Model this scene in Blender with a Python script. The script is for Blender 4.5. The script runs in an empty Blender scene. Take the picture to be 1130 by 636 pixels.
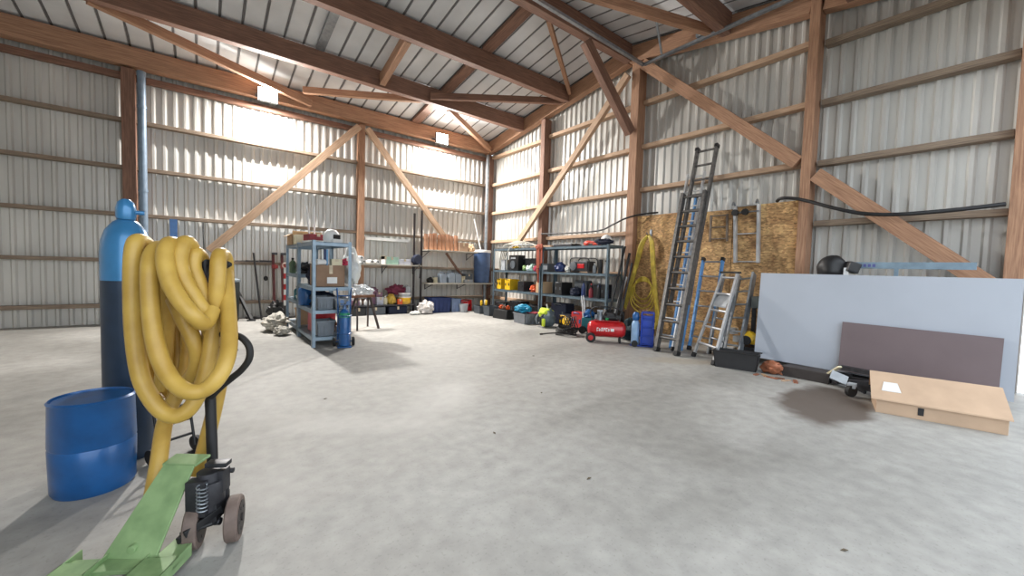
import bpy, math, random
from mathutils import Vector, Matrix, noise
random.seed(7)
PI = math.pi
V = Vector
sc = bpy.context.scene
COL = sc.collection

# ---------------------------------------------------------------- camera
cam_d = bpy.data.cameras.new('camera')
cam = bpy.data.objects.new('camera', cam_d); COL.objects.link(cam)
R_, U_, F_ = V((0.78841, -0.6145, 0.02825)), V((0.00734, 0.05532, 0.99844)), V((0.6151, 0.78698, -0.04813))
cm = Matrix((R_, U_, -F_)).transposed().to_4x4(); cm.translation = V((-7.5279, -10.9599, 1.304))
cam.matrix_world = cm
cam_d.sensor_width = 36.0; cam_d.lens = 438.45 / 1130 * 36
cam_d.clip_start = 0.05; cam_d.clip_end = 200
sc.camera = cam

# ---------------------------------------------------------------- light and exposure
SKY = 3.4          # daylight through the open side of the barn
LAMP_W = 470.0     # each floodlight
sc.view_settings.view_transform = 'Standard'; sc.view_settings.look = 'None'
sc.view_settings.gamma = 1.0; sc.view_settings.use_curve_mapping = False
sc.view_settings.exposure = -0.2
w = bpy.data.worlds.new('overcast_sky'); sc.world = w; w.use_nodes = True
bg = w.node_tree.nodes['Background']; bg.inputs['Color'].default_value = (0.84, 0.92, 1.0, 1); bg.inputs['Strength'].default_value = SKY

# ---------------------------------------------------------------- materials
def lin(c):
    return tuple(((x / 255) / 12.92 if x / 255 <= .04045 else ((x / 255 + .055) / 1.055) ** 2.4) for x in c)
_m = {}
def mat(name, rgb, rough=.6, metal=0., var=.12, scale=8., stretch=(1, 1, 1), bump=.0, rgb2=None, emit=None, alpha=None, coat=0):
    if name in _m: return _m[name]
    m = bpy.data.materials.new(name); m.use_nodes = True; nt = m.node_tree; N = nt.nodes; L = nt.links
    b = N['Principled BSDF']; c = lin(rgb)
    b.inputs['Roughness'].default_value = rough; b.inputs['Metallic'].default_value = metal
    if coat: b.inputs['Coat Weight'].default_value = coat
    tc = N.new('ShaderNodeTexCoord'); mp = N.new('ShaderNodeMapping'); mp.inputs['Scale'].default_value = stretch
    L.new(tc.outputs['Object'], mp.inputs['Vector'])
    nz = N.new('ShaderNodeTexNoise'); nz.inputs['Scale'].default_value = scale; nz.inputs['Detail'].default_value = 5
    L.new(mp.outputs[0], nz.inputs['Vector'])
    rp = N.new('ShaderNodeValToRGB'); rp.color_ramp.elements[0].position = .3; rp.color_ramp.elements[1].position = .7
    c2 = lin(rgb2) if rgb2 else tuple(x * (1 - var) ** 2 for x in c)
    rp.color_ramp.elements[0].color = (*c2, 1); rp.color_ramp.elements[1].color = (*[min(1, x * (1 + var * .6)) for x in c], 1)
    L.new(nz.outputs['Fac'], rp.inputs[0]); L.new(rp.outputs[0], b.inputs['Base Color'])
    if bump:
        bm = N.new('ShaderNodeBump'); bm.inputs['Strength'].default_value = bump; bm.inputs['Distance'].default_value = .01
        L.new(nz.outputs['Fac'], bm.inputs['Height']); L.new(bm.outputs[0], b.inputs['Normal'])
    if emit:
        b.inputs['Emission Color'].default_value = (*lin(rgb), 1); b.inputs['Emission Strength'].default_value = emit
    if alpha is not None:
        b.inputs['Transmission Weight'].default_value = 1 - alpha
        b.inputs['Alpha'].default_value = max(alpha, .45)
    _m[name] = m; return m

def wood(name, rgb, rgb2):
    return mat(name, rgb, .75, 0, .2, 3., (1.2, 22, 22), .35, rgb2)
WOOD = wood('larch_timber', (172, 134, 106), (138, 102, 80))
WOOD2 = wood('brown_timber', (136, 102, 84), (106, 78, 66))
WOODP = wood('pale_timber', (188, 160, 134), (158, 130, 106))
WOODG = wood('weathered_shaded_girt_timber', (146, 130, 112), (112, 97, 84))  # greyed wood, darkened to carry the shading line under the back girts
TIN = mat('galvanised_sheet', (208, 207, 202), .38, .2, .10, 1.3, (1, 1, .35), .05)
ROOFTIN = mat('roof_sheet', (216, 219, 222), .55, .0, .1, 1.2)
SEAM = mat('sheet_seam', (112, 112, 114), .7)
GALV = mat('galvanised_steel', (150, 156, 162), .42, .7, .15, 14)
SHELF = mat('grey_blue_shelf_steel', (140, 158, 172), .4, .35, .1, 12)
DARKSTEEL = mat('dark_steel', (62, 62, 66), .45, .5, .2, 20)
ALU = mat('aluminium', (176, 180, 184), .35, .75, .15, 16)
OLDALU = mat('weathered_aluminium', (108, 106, 104), .5, .55, .25, 18)
BLACK = mat('black_plastic', (28, 28, 30), .5, 0, .2, 10)
RUBBER = mat('black_rubber', (34, 33, 33), .7, 0, .2, 12)
WHITE = mat('white_plastic', (226, 226, 224), .5, 0, .05, 8)
YHOSE = mat('yellow_hose_plastic', (196, 162, 78), .42, 0, .1, 6, bump=.12, rgb2=(170, 134, 56))
YTHIN = mat('thin_yellow_hose', (196, 172, 62), .45, 0, .2, 10)
BLUE = mat('blue_paint', (22, 88, 150), .35, .1, .15, 8, coat=.3)
RED = mat('red_paint', (196, 32, 38), .3, .1, .12, 8, coat=.4)
GREEN = mat('pale_green_paint', (138, 164, 116), .5, .1, .12, 9, rgb2=(108, 136, 90), bump=.1)
CARD = mat('cardboard', (196, 164, 130), .85, 0, .08, 6, bump=.1)

# ---------------------------------------------------------------- mesh builder
class MB:
    def __init__(s): s.v = []; s.f = []
    def add(s, vs, fs):
        n = len(s.v); s.v += [tuple(x) for x in vs]; s.f += [tuple(n + i for i in f) for f in fs]; return s
    def box(s, c, d, rz=0, rx=0, ry=0):
        M = Matrix.Rotation(rz, 3, 'Z') @ Matrix.Rotation(ry, 3, 'Y') @ Matrix.Rotation(rx, 3, 'X'); c = V(c)
        vs = [c + M @ V((i * d[0] / 2, j * d[1] / 2, k * d[2] / 2)) for i in (-1, 1) for j in (-1, 1) for k in (-1, 1)]
        return s.add(vs, [(0, 1, 3, 2), (4, 6, 7, 5), (0, 4, 5, 1), (2, 3, 7, 6), (0, 2, 6, 4), (1, 5, 7, 3)])
    def bb(s, lo, hi): return s.box([(a + b) / 2 for a, b in zip(lo, hi)], [abs(b - a) for a, b in zip(lo, hi)])
    def bar(s, p0, p1, w, h, up=(0, 0, 1)):
        p0, p1 = V(p0), V(p1); d = (p1 - p0).normalized(); up = V(up)
        if abs(d.dot(up)) > .97: up = V((1, 0, 0))
        x = d.cross(up).normalized(); y = x.cross(d)
        vs = [p + x * i * w / 2 + y * j * h / 2 for p in (p0, p1) for i, j in ((-1, -1), (1, -1), (1, 1), (-1, 1))]
        return s.add(vs, [(3, 2, 1, 0), (4, 5, 6, 7), (0, 1, 5, 4), (1, 2, 6, 5), (2, 3, 7, 6), (3, 0, 4, 7)])
    def cyl(s, p0, p1, r0, r1=None, n=16, caps=True):
        r1 = r0 if r1 is None else r1; p0, p1 = V(p0), V(p1); d = (p1 - p0).normalized()
        a = d.orthogonal().normalized(); b = d.cross(a)
        vs = [p + (a * math.cos(2 * PI * i / n) + b * math.sin(2 * PI * i / n)) * r for p, r in ((p0, r0), (p1, r1)) for i in range(n)]
        fs = [(i, (i + 1) % n, n + (i + 1) % n, n + i) for i in range(n)]
        if caps: fs += [tuple(range(n - 1, -1, -1)), tuple(range(n, 2 * n))]
        return s.add(vs, fs)
    def lathe(s, prof, c=(0, 0, 0), n=24, axis=(0, 0, 1)):
        c = V(c); d = V(axis).normalized(); a = d.orthogonal().normalized(); b = d.cross(a); m = len(prof)
        vs = [c + d * z + (a * math.cos(2 * PI * i / n) + b * math.sin(2 * PI * i / n)) * max(r, 1e-4) for r, z in prof for i in range(n)]
        fs = [(j * n + i, j * n + (i + 1) % n, (j + 1) * n + (i + 1) % n, (j + 1) * n + i) for j in range(m - 1) for i in range(n)]
        fs += [tuple(range(n - 1, -1, -1)), tuple((m - 1) * n + i for i in range(n))]
        return s.add(vs, fs)
    def tube(s, path, r, n=12, res=6, closed=False):
        P = [V(q) for q in path]; k = len(P); pts = []
        if res > 1:
            rng = k if closed else k - 1
            for i in range(rng):
                g = (lambda j: P[j % k]) if closed else (lambda j: P[min(max(j, 0), k - 1)])
                a, b, c, d = g(i - 1), g(i), g(i + 1), g(i + 2)
                for t in range(res):
                    t /= res
                    pts.append(.5 * ((2 * b) + (c - a) * t + (2 * a - 5 * b + 4 * c - d) * t * t + (3 * b - a - 3 * c + d) * t ** 3))
            if not closed: pts.append(P[-1])
        else: pts = P
        m = len(pts); N = None; vs = []
        for i in range(m):
            t = (pts[(i + 1) % m] - pts[i - 1]) if closed else (pts[min(i + 1, m - 1)] - pts[max(i - 1, 0)])
            t = t.normalized() if t.length > 1e-9 else V((0, 0, 1))
            N = t.orthogonal().normalized() if N is None else (N - t * N.dot(t)).normalized()
            B = t.cross(N)
            vs += [pts[i] + (N * math.cos(2 * PI * j / n) + B * math.sin(2 * PI * j / n)) * r for j in range(n)]
        fs = [(i * n + j, i * n + (j + 1) % n, ((i + 1) % m) * n + (j + 1) % n, ((i + 1) % m) * n + j) for i in range(m if closed else m - 1) for j in range(n)]
        if not closed: fs += [tuple(range(n - 1, -1, -1)), tuple((m - 1) * n + j for j in range(n))]
        return s.add(vs, fs)
    def prism(s, pts, d):          # pts: planar outline (3-D), d: extrusion vector
        d = V(d); P = [V(q) for q in pts]; n = len(P)
        vs = P + [q + d for q in P]
        return s.add(vs, [tuple(range(n)), tuple(range(2 * n - 1, n - 1, -1))] + [(i, n + i, n + (i + 1) % n, (i + 1) % n) for i in range(n)])
    def blob(s, c, d, amp=.25, freq=3., seed=0, n=20, m=14, flat=True):
        c = V(c); vs = []; 
        for i in range(m + 1):
            th = PI * i / m
            for j in range(n):
                ph = 2 * PI * j / n; q = V((math.sin(th) * math.cos(ph), math.sin(th) * math.sin(ph), math.cos(th)))
                k = 1 + amp * noise.noise(q * freq + V((seed * 3.1, seed * 1.7, seed))) * 1.6
                p = V((q.x * d[0] / 2 * k, q.y * d[1] / 2 * k, q.z * d[2] / 2 * k))
                if flat: p.z = max(p.z, -d[2] / 2 * .8)
                vs.append(c + p)
        fs = [(i * n + j, (i + 1) * n + j, (i + 1) * n + (j + 1) % n, i * n + (j + 1) % n) for i in range(m) for j in range(n)]
        return s.add(vs, fs)
    def build(s, name, m, parent=None, smooth=False, bevel=0):
        me = bpy.data.meshes.new(name); me.from_pydata(s.v, [], s.f)
        import bmesh
        bm = bmesh.new(); bm.from_mesh(me); bmesh.ops.remove_doubles(bm, verts=bm.verts, dist=1e-5)
        bmesh.ops.recalc_face_normals(bm, faces=bm.faces)
        if bevel:
            bmesh.ops.bevel(bm, geom=[e for e in bm.edges if len(e.link_faces) == 2 and e.calc_face_angle(0) > .6], offset=bevel, segments=2, affect='EDGES', profile=.6, clamp_overlap=True)
        for f in bm.faces: f.smooth = smooth
        if smooth:
            for e in bm.edges:
                if len(e.link_faces) == 2 and e.calc_face_angle(0) > .7: e.smooth = False
        bm.to_mesh(me); bm.free(); me.materials.append(m)
        o = bpy.data.objects.new(name, me); COL.objects.link(o)
        if parent is not None: o.parent = parent
        return o

def tag(o, label=None, cat=None, group=None, kind=None):
    if label: o['label'] = label
    if cat: o['category'] = cat
    if group: o['group'] = group
    if kind: o['kind'] = kind
    return o
def thing(name, label, cat, loc=(0, 0, 0), rz=0, group=None):
    o = bpy.data.objects.new(name, None); COL.objects.link(o); o.location = loc; o.rotation_euler = (0, 0, rz)
    o.empty_display_size = .1
    return tag(o, label, cat, group)
def single(name, mb, m, label, cat, loc=(0, 0, 0), rz=0, group=None, smooth=False, bevel=0):
    o = mb.build(name, m, None, smooth, bevel); o.location = loc; o.rotation_euler = (0, 0, rz)
    return tag(o, label, cat, group)
def copy_tree(o, parent=None):
    c = o.copy(); COL.objects.link(c)
    if parent is not None: c.parent = parent
    for ch in list(o.children): copy_tree(ch, c)
    return c
def beam(name, p0, p1, w, h, m, label, cat='beam', up=(0, 0, 1)):
    """a straight timber whose local X runs along the grain"""
    p0, p1 = V(p0), V(p1); d = (p1 - p0).normalized(); up = V(up)
    if abs(d.dot(up)) > .97: up = V((0, 1, 0))
    y = up.cross(d).normalized(); z = d.cross(y); L = (p1 - p0).length
    mb = MB(); mb.bb((0, -w / 2, -h / 2), (L, w / 2, h / 2))
    o = mb.build(name, m, bevel=.006)
    M = Matrix((d, y, z)).transposed().to_4x4(); M.translation = p0; o.matrix_world = M
    return tag(o, label, cat)

# ---------------------------------------------------------------- the barn shell
XW, YF = -12.6, -11.0                    # west end, open south side
def zl(y): return 4.95 + .155 * (-y if y > -5.5 else 11.0 + y)       # underside of the purlins
def zr(y): return zl(y) + .40                                        # underside of the sheeting

def floor_material():
    m = bpy.data.materials.new('concrete'); m.use_nodes = True; nt = m.node_tree; N = nt.nodes; L = nt.links; b = N['Principled BSDF']
    tc = N.new('ShaderNodeTexCoord')
    def nz(scale, det, st=(1, 1, 1), dist=0):
        mp = N.new('ShaderNodeMapping'); mp.inputs['Scale'].default_value = st; L.new(tc.outputs['Object'], mp.inputs['Vector'])
        n = N.new('ShaderNodeTexNoise'); n.inputs['Scale'].default_value = scale; n.inputs['Detail'].default_value = det; n.inputs['Distortion'].default_value = dist
        L.new(mp.outputs[0], n.inputs['Vector']); return n
    def ramp(a, b_, c0, c1):
        r = N.new('ShaderNodeValToRGB'); r.color_ramp.elements[0].position = a; r.color_ramp.elements[1].position = b_
        r.color_ramp.elements[0].color = (*c0, 1); r.color_ramp.elements[1].color = (*c1, 1); return r
    def mix(f, a, c, t='MIX'):
        x = N.new('ShaderNodeMix'); x.data_type = 'RGBA'; x.blend_type = t
        if isinstance(f, float): x.inputs[0].default_value = f
        else: L.new(f, x.inputs[0])
        L.new(a, x.inputs[6])
        if isinstance(c, tuple): x.inputs[7].default_value = (*c, 1)
        else: L.new(c, x.inputs[7])
        return x.outputs[2]
    n1 = nz(.55, 6, (1, 1.6, 1), .6); r1 = ramp(.3, .72, lin((140, 138, 133)), lin((172, 170, 165))); L.new(n1.outputs['Fac'], r1.inputs[0])
    n2 = nz(9, 8); r2 = ramp(.25, .75, (.8, .8, .8), (1.1, 1.1, 1.1)); L.new(n2.outputs['Fac'], r2.inputs[0])
    c = mix(1.0, r1.outputs[0], r2.outputs[0], 'MULTIPLY')
    n3 = nz(60, 3); r3 = ramp(.3, .42, (.72, .72, .70), (1, 1, 1)); L.new(n3.outputs['Fac'], r3.inputs[0])
    c = mix(.55, c, r3.outputs[0], 'MULTIPLY')
    # the dried spill beside the leaning boards
    sp = N.new('ShaderNodeSeparateXYZ'); L.new(tc.outputs['Object'], sp.inputs[0])
    def ell(cx, cy, ax, ay, ang, soft):
        mp = N.new('ShaderNodeMapping'); mp.vector_type = 'TEXTURE'; mp.inputs['Location'].default_value = (cx, cy, 0); mp.inputs['Rotation'].default_value = (0, 0, ang); mp.inputs['Scale'].default_value = (ax, ay, 1)
        L.new(tc.outputs['Object'], mp.inputs['Vector'])
        ad = N.new('ShaderNodeVectorMath'); ad.operation = 'MULTIPLY_ADD'; ad.inputs[1].default_value = (.9, .9, 0); L.new(nz(2.6, 6).outputs['Color'], ad.inputs[0])
        sb = N.new('ShaderNodeVectorMath'); sb.operation = 'SUBTRACT'; sb.inputs[1].default_value = (.45, .45, 0)
        L.new(mp.outputs[0], ad.inputs[2]); L.new(ad.outputs[0], sb.inputs[0])
        ln = N.new('ShaderNodeVectorMath'); ln.operation = 'LENGTH'; L.new(sb.outputs[0], ln.inputs[0])
        r = ramp(1 - soft, 1 + soft * .3, (1, 1, 1), (0, 0, 0)); L.new(ln.outputs['Value'], r.inputs[0]); return r.outputs[0]
    s1 = ell(-2.42, -9.76, .86, .44, .22, .3)
    c = mix(s1, c, lin((94, 84, 76)))
    for (cx, cy, ax, ay, an, f, col) in ((-5.35, -3.0, .9, .35, .5, .35, (178, 168, 156)), (-6.6, -7.6, .25, 1.0, .9, .25, (196, 193, 188)), (-4.2, -6.6, 1.6, .12, .3, .3, (148, 146, 142)), (-1.9, -7.9, .7, .28, -.7, .5, (150, 140, 122))):
        mm = N.new('ShaderNodeMath'); mm.operation = 'MULTIPLY'; mm.inputs[1].default_value = f; L.new(ell(cx, cy, ax, ay, an, .5), mm.inputs[0])
        c = mix(mm.outputs[0], c, lin(col))
    L.new(c, b.inputs['Base Color'])
    rr = ramp(.3, .7, (.5, .5, .5), (.75, .75, .75)); L.new(n1.outputs['Fac'], rr.inputs[0]); L.new(rr.outputs[0], b.inputs['Roughness'])
    bm = N.new('ShaderNodeBump'); bm.inputs['Strength'].default_value = .25; bm.inputs['Distance'].default_value = .004; L.new(n2.outputs['Fac'], bm.inputs['Height']); L.new(bm.outputs[0], b.inputs['Normal'])
    return m
mb = MB(); mb.bb((XW - .2, YF - .3, -.2), (.15, .15, 0))
tag(mb.build('floor', floor_material()), kind='structure')
mb = MB(); mb.bb((XW - 12, YF - 22, -.25), (12, YF - .3, -.03))
tag(mb.build('ground', mat('yard_gravel', (150, 146, 138), .9, 0, .15, 20, bump=.3)), kind='structure')

def corrugated(name, p0, du, L, ztop, up, nrm, pitch, depth, flat, crest, m):
    """sheet with trapezoid ribs; ztop(u) gives its height along the run"""
    p0, du, nrm, up = V(p0), V(du), V(nrm), V(up); us = []; u = 0; side = (pitch - flat - crest) / 2
    while u < L:
        us += [(u, 0), (u + flat, 0), (u + flat + side, depth), (u + flat + side + crest, depth)]; u += pitch
    vs, fs = [], []
    for (u, d) in us:
        u = min(u, L); z0, z1 = ztop(u)
        vs += [p0 + du * u + nrm * d + up * z0, p0 + du * u + nrm * d + up * z1]
    for i in range(len(us) - 1): fs.append((2 * i, 2 * i + 2, 2 * i + 3, 2 * i + 1))
    mb = MB(); mb.add(vs, fs); o = mb.build(name, m); sol = o.modifiers.new('thick', 'SOLIDIFY'); sol.thickness = .002
    return tag(o, kind='structure')
corrugated('wall_back', (0, 0.06, 0), (-1, 0, 0), 12.6, lambda u: (0, zr(0)), (0, 0, 1), (0, -1, 0), .17, .035, .085, .035, TIN)
corrugated('wall_right', (0.06, 0, 0), (0, -1, 0), 11.0, lambda u: (0, zr(-u)), (0, 0, 1), (-1, 0, 0), .17, .035, .085, .035, TIN)
corrugated('wall_left', (XW, 0, 0), (0, -1, 0), 11.0, lambda u: (0, zr(-u)), (0, 0, 1), (1, 0, 0), .17, .035, .085, .035, TIN)
# roof: pans with narrow raised ribs; north and south slopes
def roofslope(y0, y1, name):
    pitch, d = .335, .045; xs = []; x = .1
    while x > XW - .1: xs += [(x, 0), (x - .285, 0), (x - .292, d), (x - .328, d)]; x -= pitch
    vs, fs = [], []
    for (x, dz) in xs: vs += [(x, y0, zr(y0) + dz), (x, y1, zr(y1) + dz)]
    for i in range(len(xs) - 1): fs.append((2 * i, 2 * i + 1, 2 * i + 3, 2 * i + 2))
    mb = MB(); mb.add(vs, fs); o = mb.build(name, ROOFTIN); so = o.modifiers.new('thick', 'SOLIDIFY'); so.thickness = .002
    tag(o, kind='structure')
roofslope(.12, -5.5, 'ceiling'); roofslope(-5.5, -11.3, 'ceiling')
mb = MB()
for y0, y1 in ((.1, -5.48), (-5.52, -11.2)):                       # side-lap seams, dark strip painted in for the shade of each rib groove
    x = .1 - .31
    while x > XW: mb.bar((x, y0, zr(y0) + .006), (x, y1, zr(y1) + .006), .032, .012); x -= .335
tag(mb.build('trim_1', SEAM), kind='structure')
mb = MB(); mb.bb((XW, -5.56, zr(-5.5) + .05), (.1, -5.44, zr(-5.5) + .07)); tag(mb.build('trim_2', SEAM), kind='structure')
# header over the open south side
mb = MB(); mb.bb((XW, -11.12, 4.3), (.1, -11.06, zr(-11) + .02)); tag(mb.build('wall_front', TIN), kind='structure')
mb = MB(); mb.bb((XW, -11.12, 0), (-9.6, -11.06, 4.3)); tag(mb.build('wall_front', TIN), kind='structure')

# purlins: run along X
for y, lab, wd in ((-.18, 'deep wooden eaves beam running along the top of the back wall', .2), (-1.92, 'lower brown wooden purlin under the roof, next above the eaves beam', .16), (-3.68, 'upper brown wooden purlin under the roof, between ridge beam and lower purlin', .16),
              (-5.5, 'ridge beam under the roof peak, ending above the middle gable post', .17), (-7.55, 'brown wooden purlin on the near roof slope, first past the ridge', .16), (-9.3, 'wooden purlin on the near roof slope, over the open side', .16), (-10.85, 'wooden eaves beam over the open side', .18)):
    h = .36; beam('eaves_beam' if 'eaves' in lab and 'purlin' not in lab else ('ridge_beam' if lab.startswith('ridge') else 'roof_purlin'), (XW, y, zl(y) + h / 2), (-.26, y, zl(y) + h / 2), wd, h, WOOD2 if y != -.18 else WOOD, lab)
# rafters on the gable
h = .34
beam('gable_rafter', (-.16, .0, zl(0) + h / 2), (-.16, -5.46, zl(-5.46) + h / 2), .18, h, WOOD, 'sloping wooden gable beam rising from the far corner to the middle post')
beam('gable_rafter', (-.16, -8.79, zl(-8.79) + h / 2), (-.16, -5.54, zl(-5.54) + h / 2), .18, h, WOOD, 'sloping wooden gable beam falling from the middle post towards the camera')
beam('gable_rafter', (-.16, -11.0, zl(-11) + h / 2), (-.16, -8.95, zl(-8.95) + h / 2), .18, h, WOOD, 'sloping wooden gable beam at the upper right, beyond the post behind the boards')
# plank against the roof sheets, crossing over the two purlins
for x in (-2.78,):
    for y0, y1 in ((-.3, -1.82), (-2.02, -3.58), (-3.8, -5.4)):
        beam('roof_batten', (x, y0, zr(y0) - .06), (x, y1, zr(y1) - .06), .24, .07, WOOD2, 'flat wide rough batten under the roof sheets, %s' % {-.3: 'next to the eaves', -2.02: 'between the two purlins', -3.8: 'next to the ridge beam'}[y0])
beam('roof_batten', (-5.62, -2.02, zr(-2.02) - .05), (-5.62, -3.58, zr(-3.6) - .05), .16, .06, GALV, 'grey metal strip under the roof between the two purlins')
beam('roof_noggin', (-4.35, -2.02, zl(-2.0) + .13), (-4.42, -3.58, zl(-3.58) + .13), .12, .24, WOOD, 'short orange timber bridging the two purlins near their middle')
def rp(x, y, dz=.0): return (x, y, zl(y) + dz)
beam('roof_brace', rp(-5.7, -.78, .12), rp(-3.35, -1.82, .08), .1, .14, WOOD, 'short roof brace between the orange brace and the lower purlin, right of left lamp')
beam('roof_brace', rp(-3.2, -2.04, .1), rp(-.3, -3.56, .08), .1, .15, WOOD2, 'roof brace crossing between the two purlins towards the right wall')
beam('roof_brace', rp(-2.6, -1.82, .08), rp(-.28, -.36, .06), .1, .15, WOOD, 'roof brace from the lower purlin down to the far corner')
beam('roof_brace', rp(-2.5, -5.38, .1), rp(-.3, -3.82, .16), .08, .1, WOOD, 'thin roof brace from the ridge beam to the end of the upper purlin')
beam('roof_brace', rp(-8.9, -1.82, .08), rp(-5.45, -.34, .1), .1, .16, WOOD, 'orange roof brace at the far left, running into the left lamp')
beam('roof_brace', rp(-4.6, -5.62, .06), rp(-.32, -7.42, .06), .1, .16, WOOD, 'roof brace on the near slope, from the ridge down to the right wall')
beam('knee_brace', (-1.75, -5.62, 5.66), (-.36, -5.7, 4.25), .14, .2, WOOD2, 'stout knee brace from the ridge beam to the middle gable post')

# posts
beam('timber_post', (-.14, -2.82, 0), (-.14, -2.82, zl(-2.7) - .02), .15, .24, WOOD2, 'brown gable post behind the tool shelves, second from the far corner', 'post', up=(1, 0, 0))
beam('timber_post', (-.15, -5.72, 0), (-.15, -5.72, zl(-5.85) - .02), .19, .26, WOOD, 'tall middle gable post under the ridge beam', 'post', up=(1, 0, 0))
beam('timber_post', (-.15, -8.85, 0), (-.15, -8.85, zr(-8.85) - .06), .13, .26, WOOD, 'gable post behind the right end of the particle board sheets', 'post', up=(1, 0, 0))
beam('timber_post', (-.16, -10.9, 0), (-.16, -10.9, zl(-11) - .02), .15, .26, WOOD, 'gable post at the open side of the barn', 'post', up=(1, 0, 0))
beam('corner_post', (-.12, -.12, 0), (-.12, -.12, 4.94), .2, .2, WOOD2, 'brown corner post where the two tin walls meet', 'post')
beam('timber_post', (-4.22, -.14, 0), (-4.22, -.14, 4.94), .16, .2, WOOD, 'light wooden post in the middle of the back wall', 'post')
beam('timber_post', (-8.62, -.14, 0), (-8.62, -.14, 4.94), .2, .2, WOOD2, 'dark wooden post of the back wall beside the grey downpipe', 'post')
mb = MB(); mb.cyl((-8.42, -.32, 0), (-8.42, -.32, 4.9), .065)
for z in (1.2, 2.6, 4.2): mb.cyl((-8.42, -.32, z), (-8.42, -.32, z + .05), .075); mb.box((-8.42, -.26, z + .025), (.05, .14, .04))
single('downpipe', mb, mat('blue_grey_pipe', (120, 138, 156), .45, .2), 'blue grey round downpipe at the left end of the back wall', 'pipe', smooth=True)
mb = MB(); mb.cyl((-.32, -.3, 0), (-.32, -.3, 4.9), .055)
for z in (1.5, 3.3, 4.6): mb.cyl((-.32, -.3, z), (-.32, -.3, z + .05), .064)
single('downpipe', mb, GALV, 'grey downpipe standing in the far corner of the barn', 'pipe', smooth=True)

# girts
hz = {0: .37, 1: 1.26, 2: 2.16, 3: 3.07, 4: 3.98, 5: 4.86}
nm = ['lowest', 'second lowest', 'third from the floor', 'fourth from the floor', 'fifth from the floor', 'topmost']
for k in range(5):
    beam('wall_girt', (XW + .05, -.05, hz[k]), (-.23, -.05, hz[k]), .15, .07, WOODG, 'thin wooden rail across the back tin wall, %s' % nm[k], 'rail')
beam('wall_girt', (XW + .05, -.03, 4.83), (-.23, -.03, 4.83), .1, .12, WOOD2, 'thin wooden rail, darkened for shade, right under the eaves beam of the back wall', 'rail')  # dark timber colour stands in for the shadow strip below the eaves beam
bays = ((-.24, -2.73, 'far corner bay'), (-2.91, -5.61, 'bay left of the middle post'), (-5.83, -8.79, 'bay behind the ladders'), (-8.95, -10.82, 'bay above the white board'))
for k in range(6):
    for bi, (y0, y1, bn) in enumerate(bays):
        dz = (0, 0, 0, -.03)[bi] + (.04 if k == 5 and bi in (1, 2) else 0)
        beam('wall_girt', (-.05, y0, hz[k] + dz), (-.05, y1, hz[k] + dz), .15, .085, WOODP if bi < 3 else WOODG, 'wooden rail on right tin wall, %s, %s' % (nm[k].replace(' from the floor', ' up'), bn), 'rail')
# long diagonal braces on the walls
beam('wall_brace', (-.35, -5.58, 5.5), (-.35, -1.8, 1.88), .15, .1, WOODP, 'long pale diagonal brace on the right wall, falling left from the middle post', up=(1, 0, 0))
beam('wall_brace', (-.22, -5.86, 5.66), (-.22, -8.73, 3.07), .2, .12, WOOD, 'long diagonal brace on right wall, upper half above the tall ladders', up=(1, 0, 0))
beam('wall_brace', (-.22, -8.97, 2.85), (-.22, -10.8, 1.2), .2, .12, WOOD, 'long diagonal brace on right wall, lower half above the white board', up=(1, 0, 0))
beam('wall_brace', (-4.32, -.3, 4.84), (-7.4, -.3, 1.5), .17, .1, WOODP, 'long pale diagonal brace on the back wall, falling left towards the yellow hose', up=(0, 1, 0))
beam('wall_brace', (-4.12, -.3, 4.84), (-1.55, -.3, 1.9), .15, .1, WOODP, 'pale diagonal brace on the back wall, falling right towards the far corner', up=(0, 1, 0))

# floodlights on the eaves beam
def floodlight(x, label):
    t = thing('floodlight', label, 'lamp', (x, -.5, 4.98))
    mb = MB(); mb.box((0, .0, 0), (.4, .05, .3), rx=.0); [mb.box((i * .04, .035, 0), (.006, .04, .26)) for i in range(-4, 5)]
    mb.build('housing', BLACK, t, bevel=.005)
    mb = MB(); mb.tube([(-.21, 0, 0), (-.21, .14, .0), (-.21, .2, .0)], .01, res=1); mb.tube([(.21, 0, 0), (.21, .2, .0)], .01, res=1); mb.box((0, .2, 0), (.44, .012, .04)); mb.build('bracket', DARKSTEEL, t)
    MB().box((0, -.028, 0), (.36, .006, .26)).build('light_panel', mat('lit_panel', (255, 252, 244), emit=40), t)
    ld = bpy.data.lights.new('floodlight_bulb', 'AREA'); ld.energy = LAMP_W; ld.shape = 'RECTANGLE'; ld.size = .22; ld.size_y = .16; ld.color = (1, .965, .92)
    lo = bpy.data.objects.new('bulb', ld); COL.objects.link(lo); lo.parent = t; lo.location = (0, -.06, 0); lo.rotation_euler = (math.radians(-52), 0, 0)
    ld2 = bpy.data.lights.new('floodlight_downlight', 'AREA'); ld2.energy = LAMP_W * .55; ld2.shape = 'RECTANGLE'; ld2.size = .2; ld2.size_y = .05; ld2.color = (1, .965, .92)
    l2 = bpy.data.objects.new('downlight', ld2); COL.objects.link(l2); l2.parent = t; l2.location = (0, -.03, -.16); l2.rotation_euler = (math.radians(4), 0, 0)
floodlight(-6.35, 'lit floodlight on the eaves beam, the left one of the pair')
floodlight(-2.06, 'lit floodlight on the eaves beam, nearer the far corner')

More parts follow.
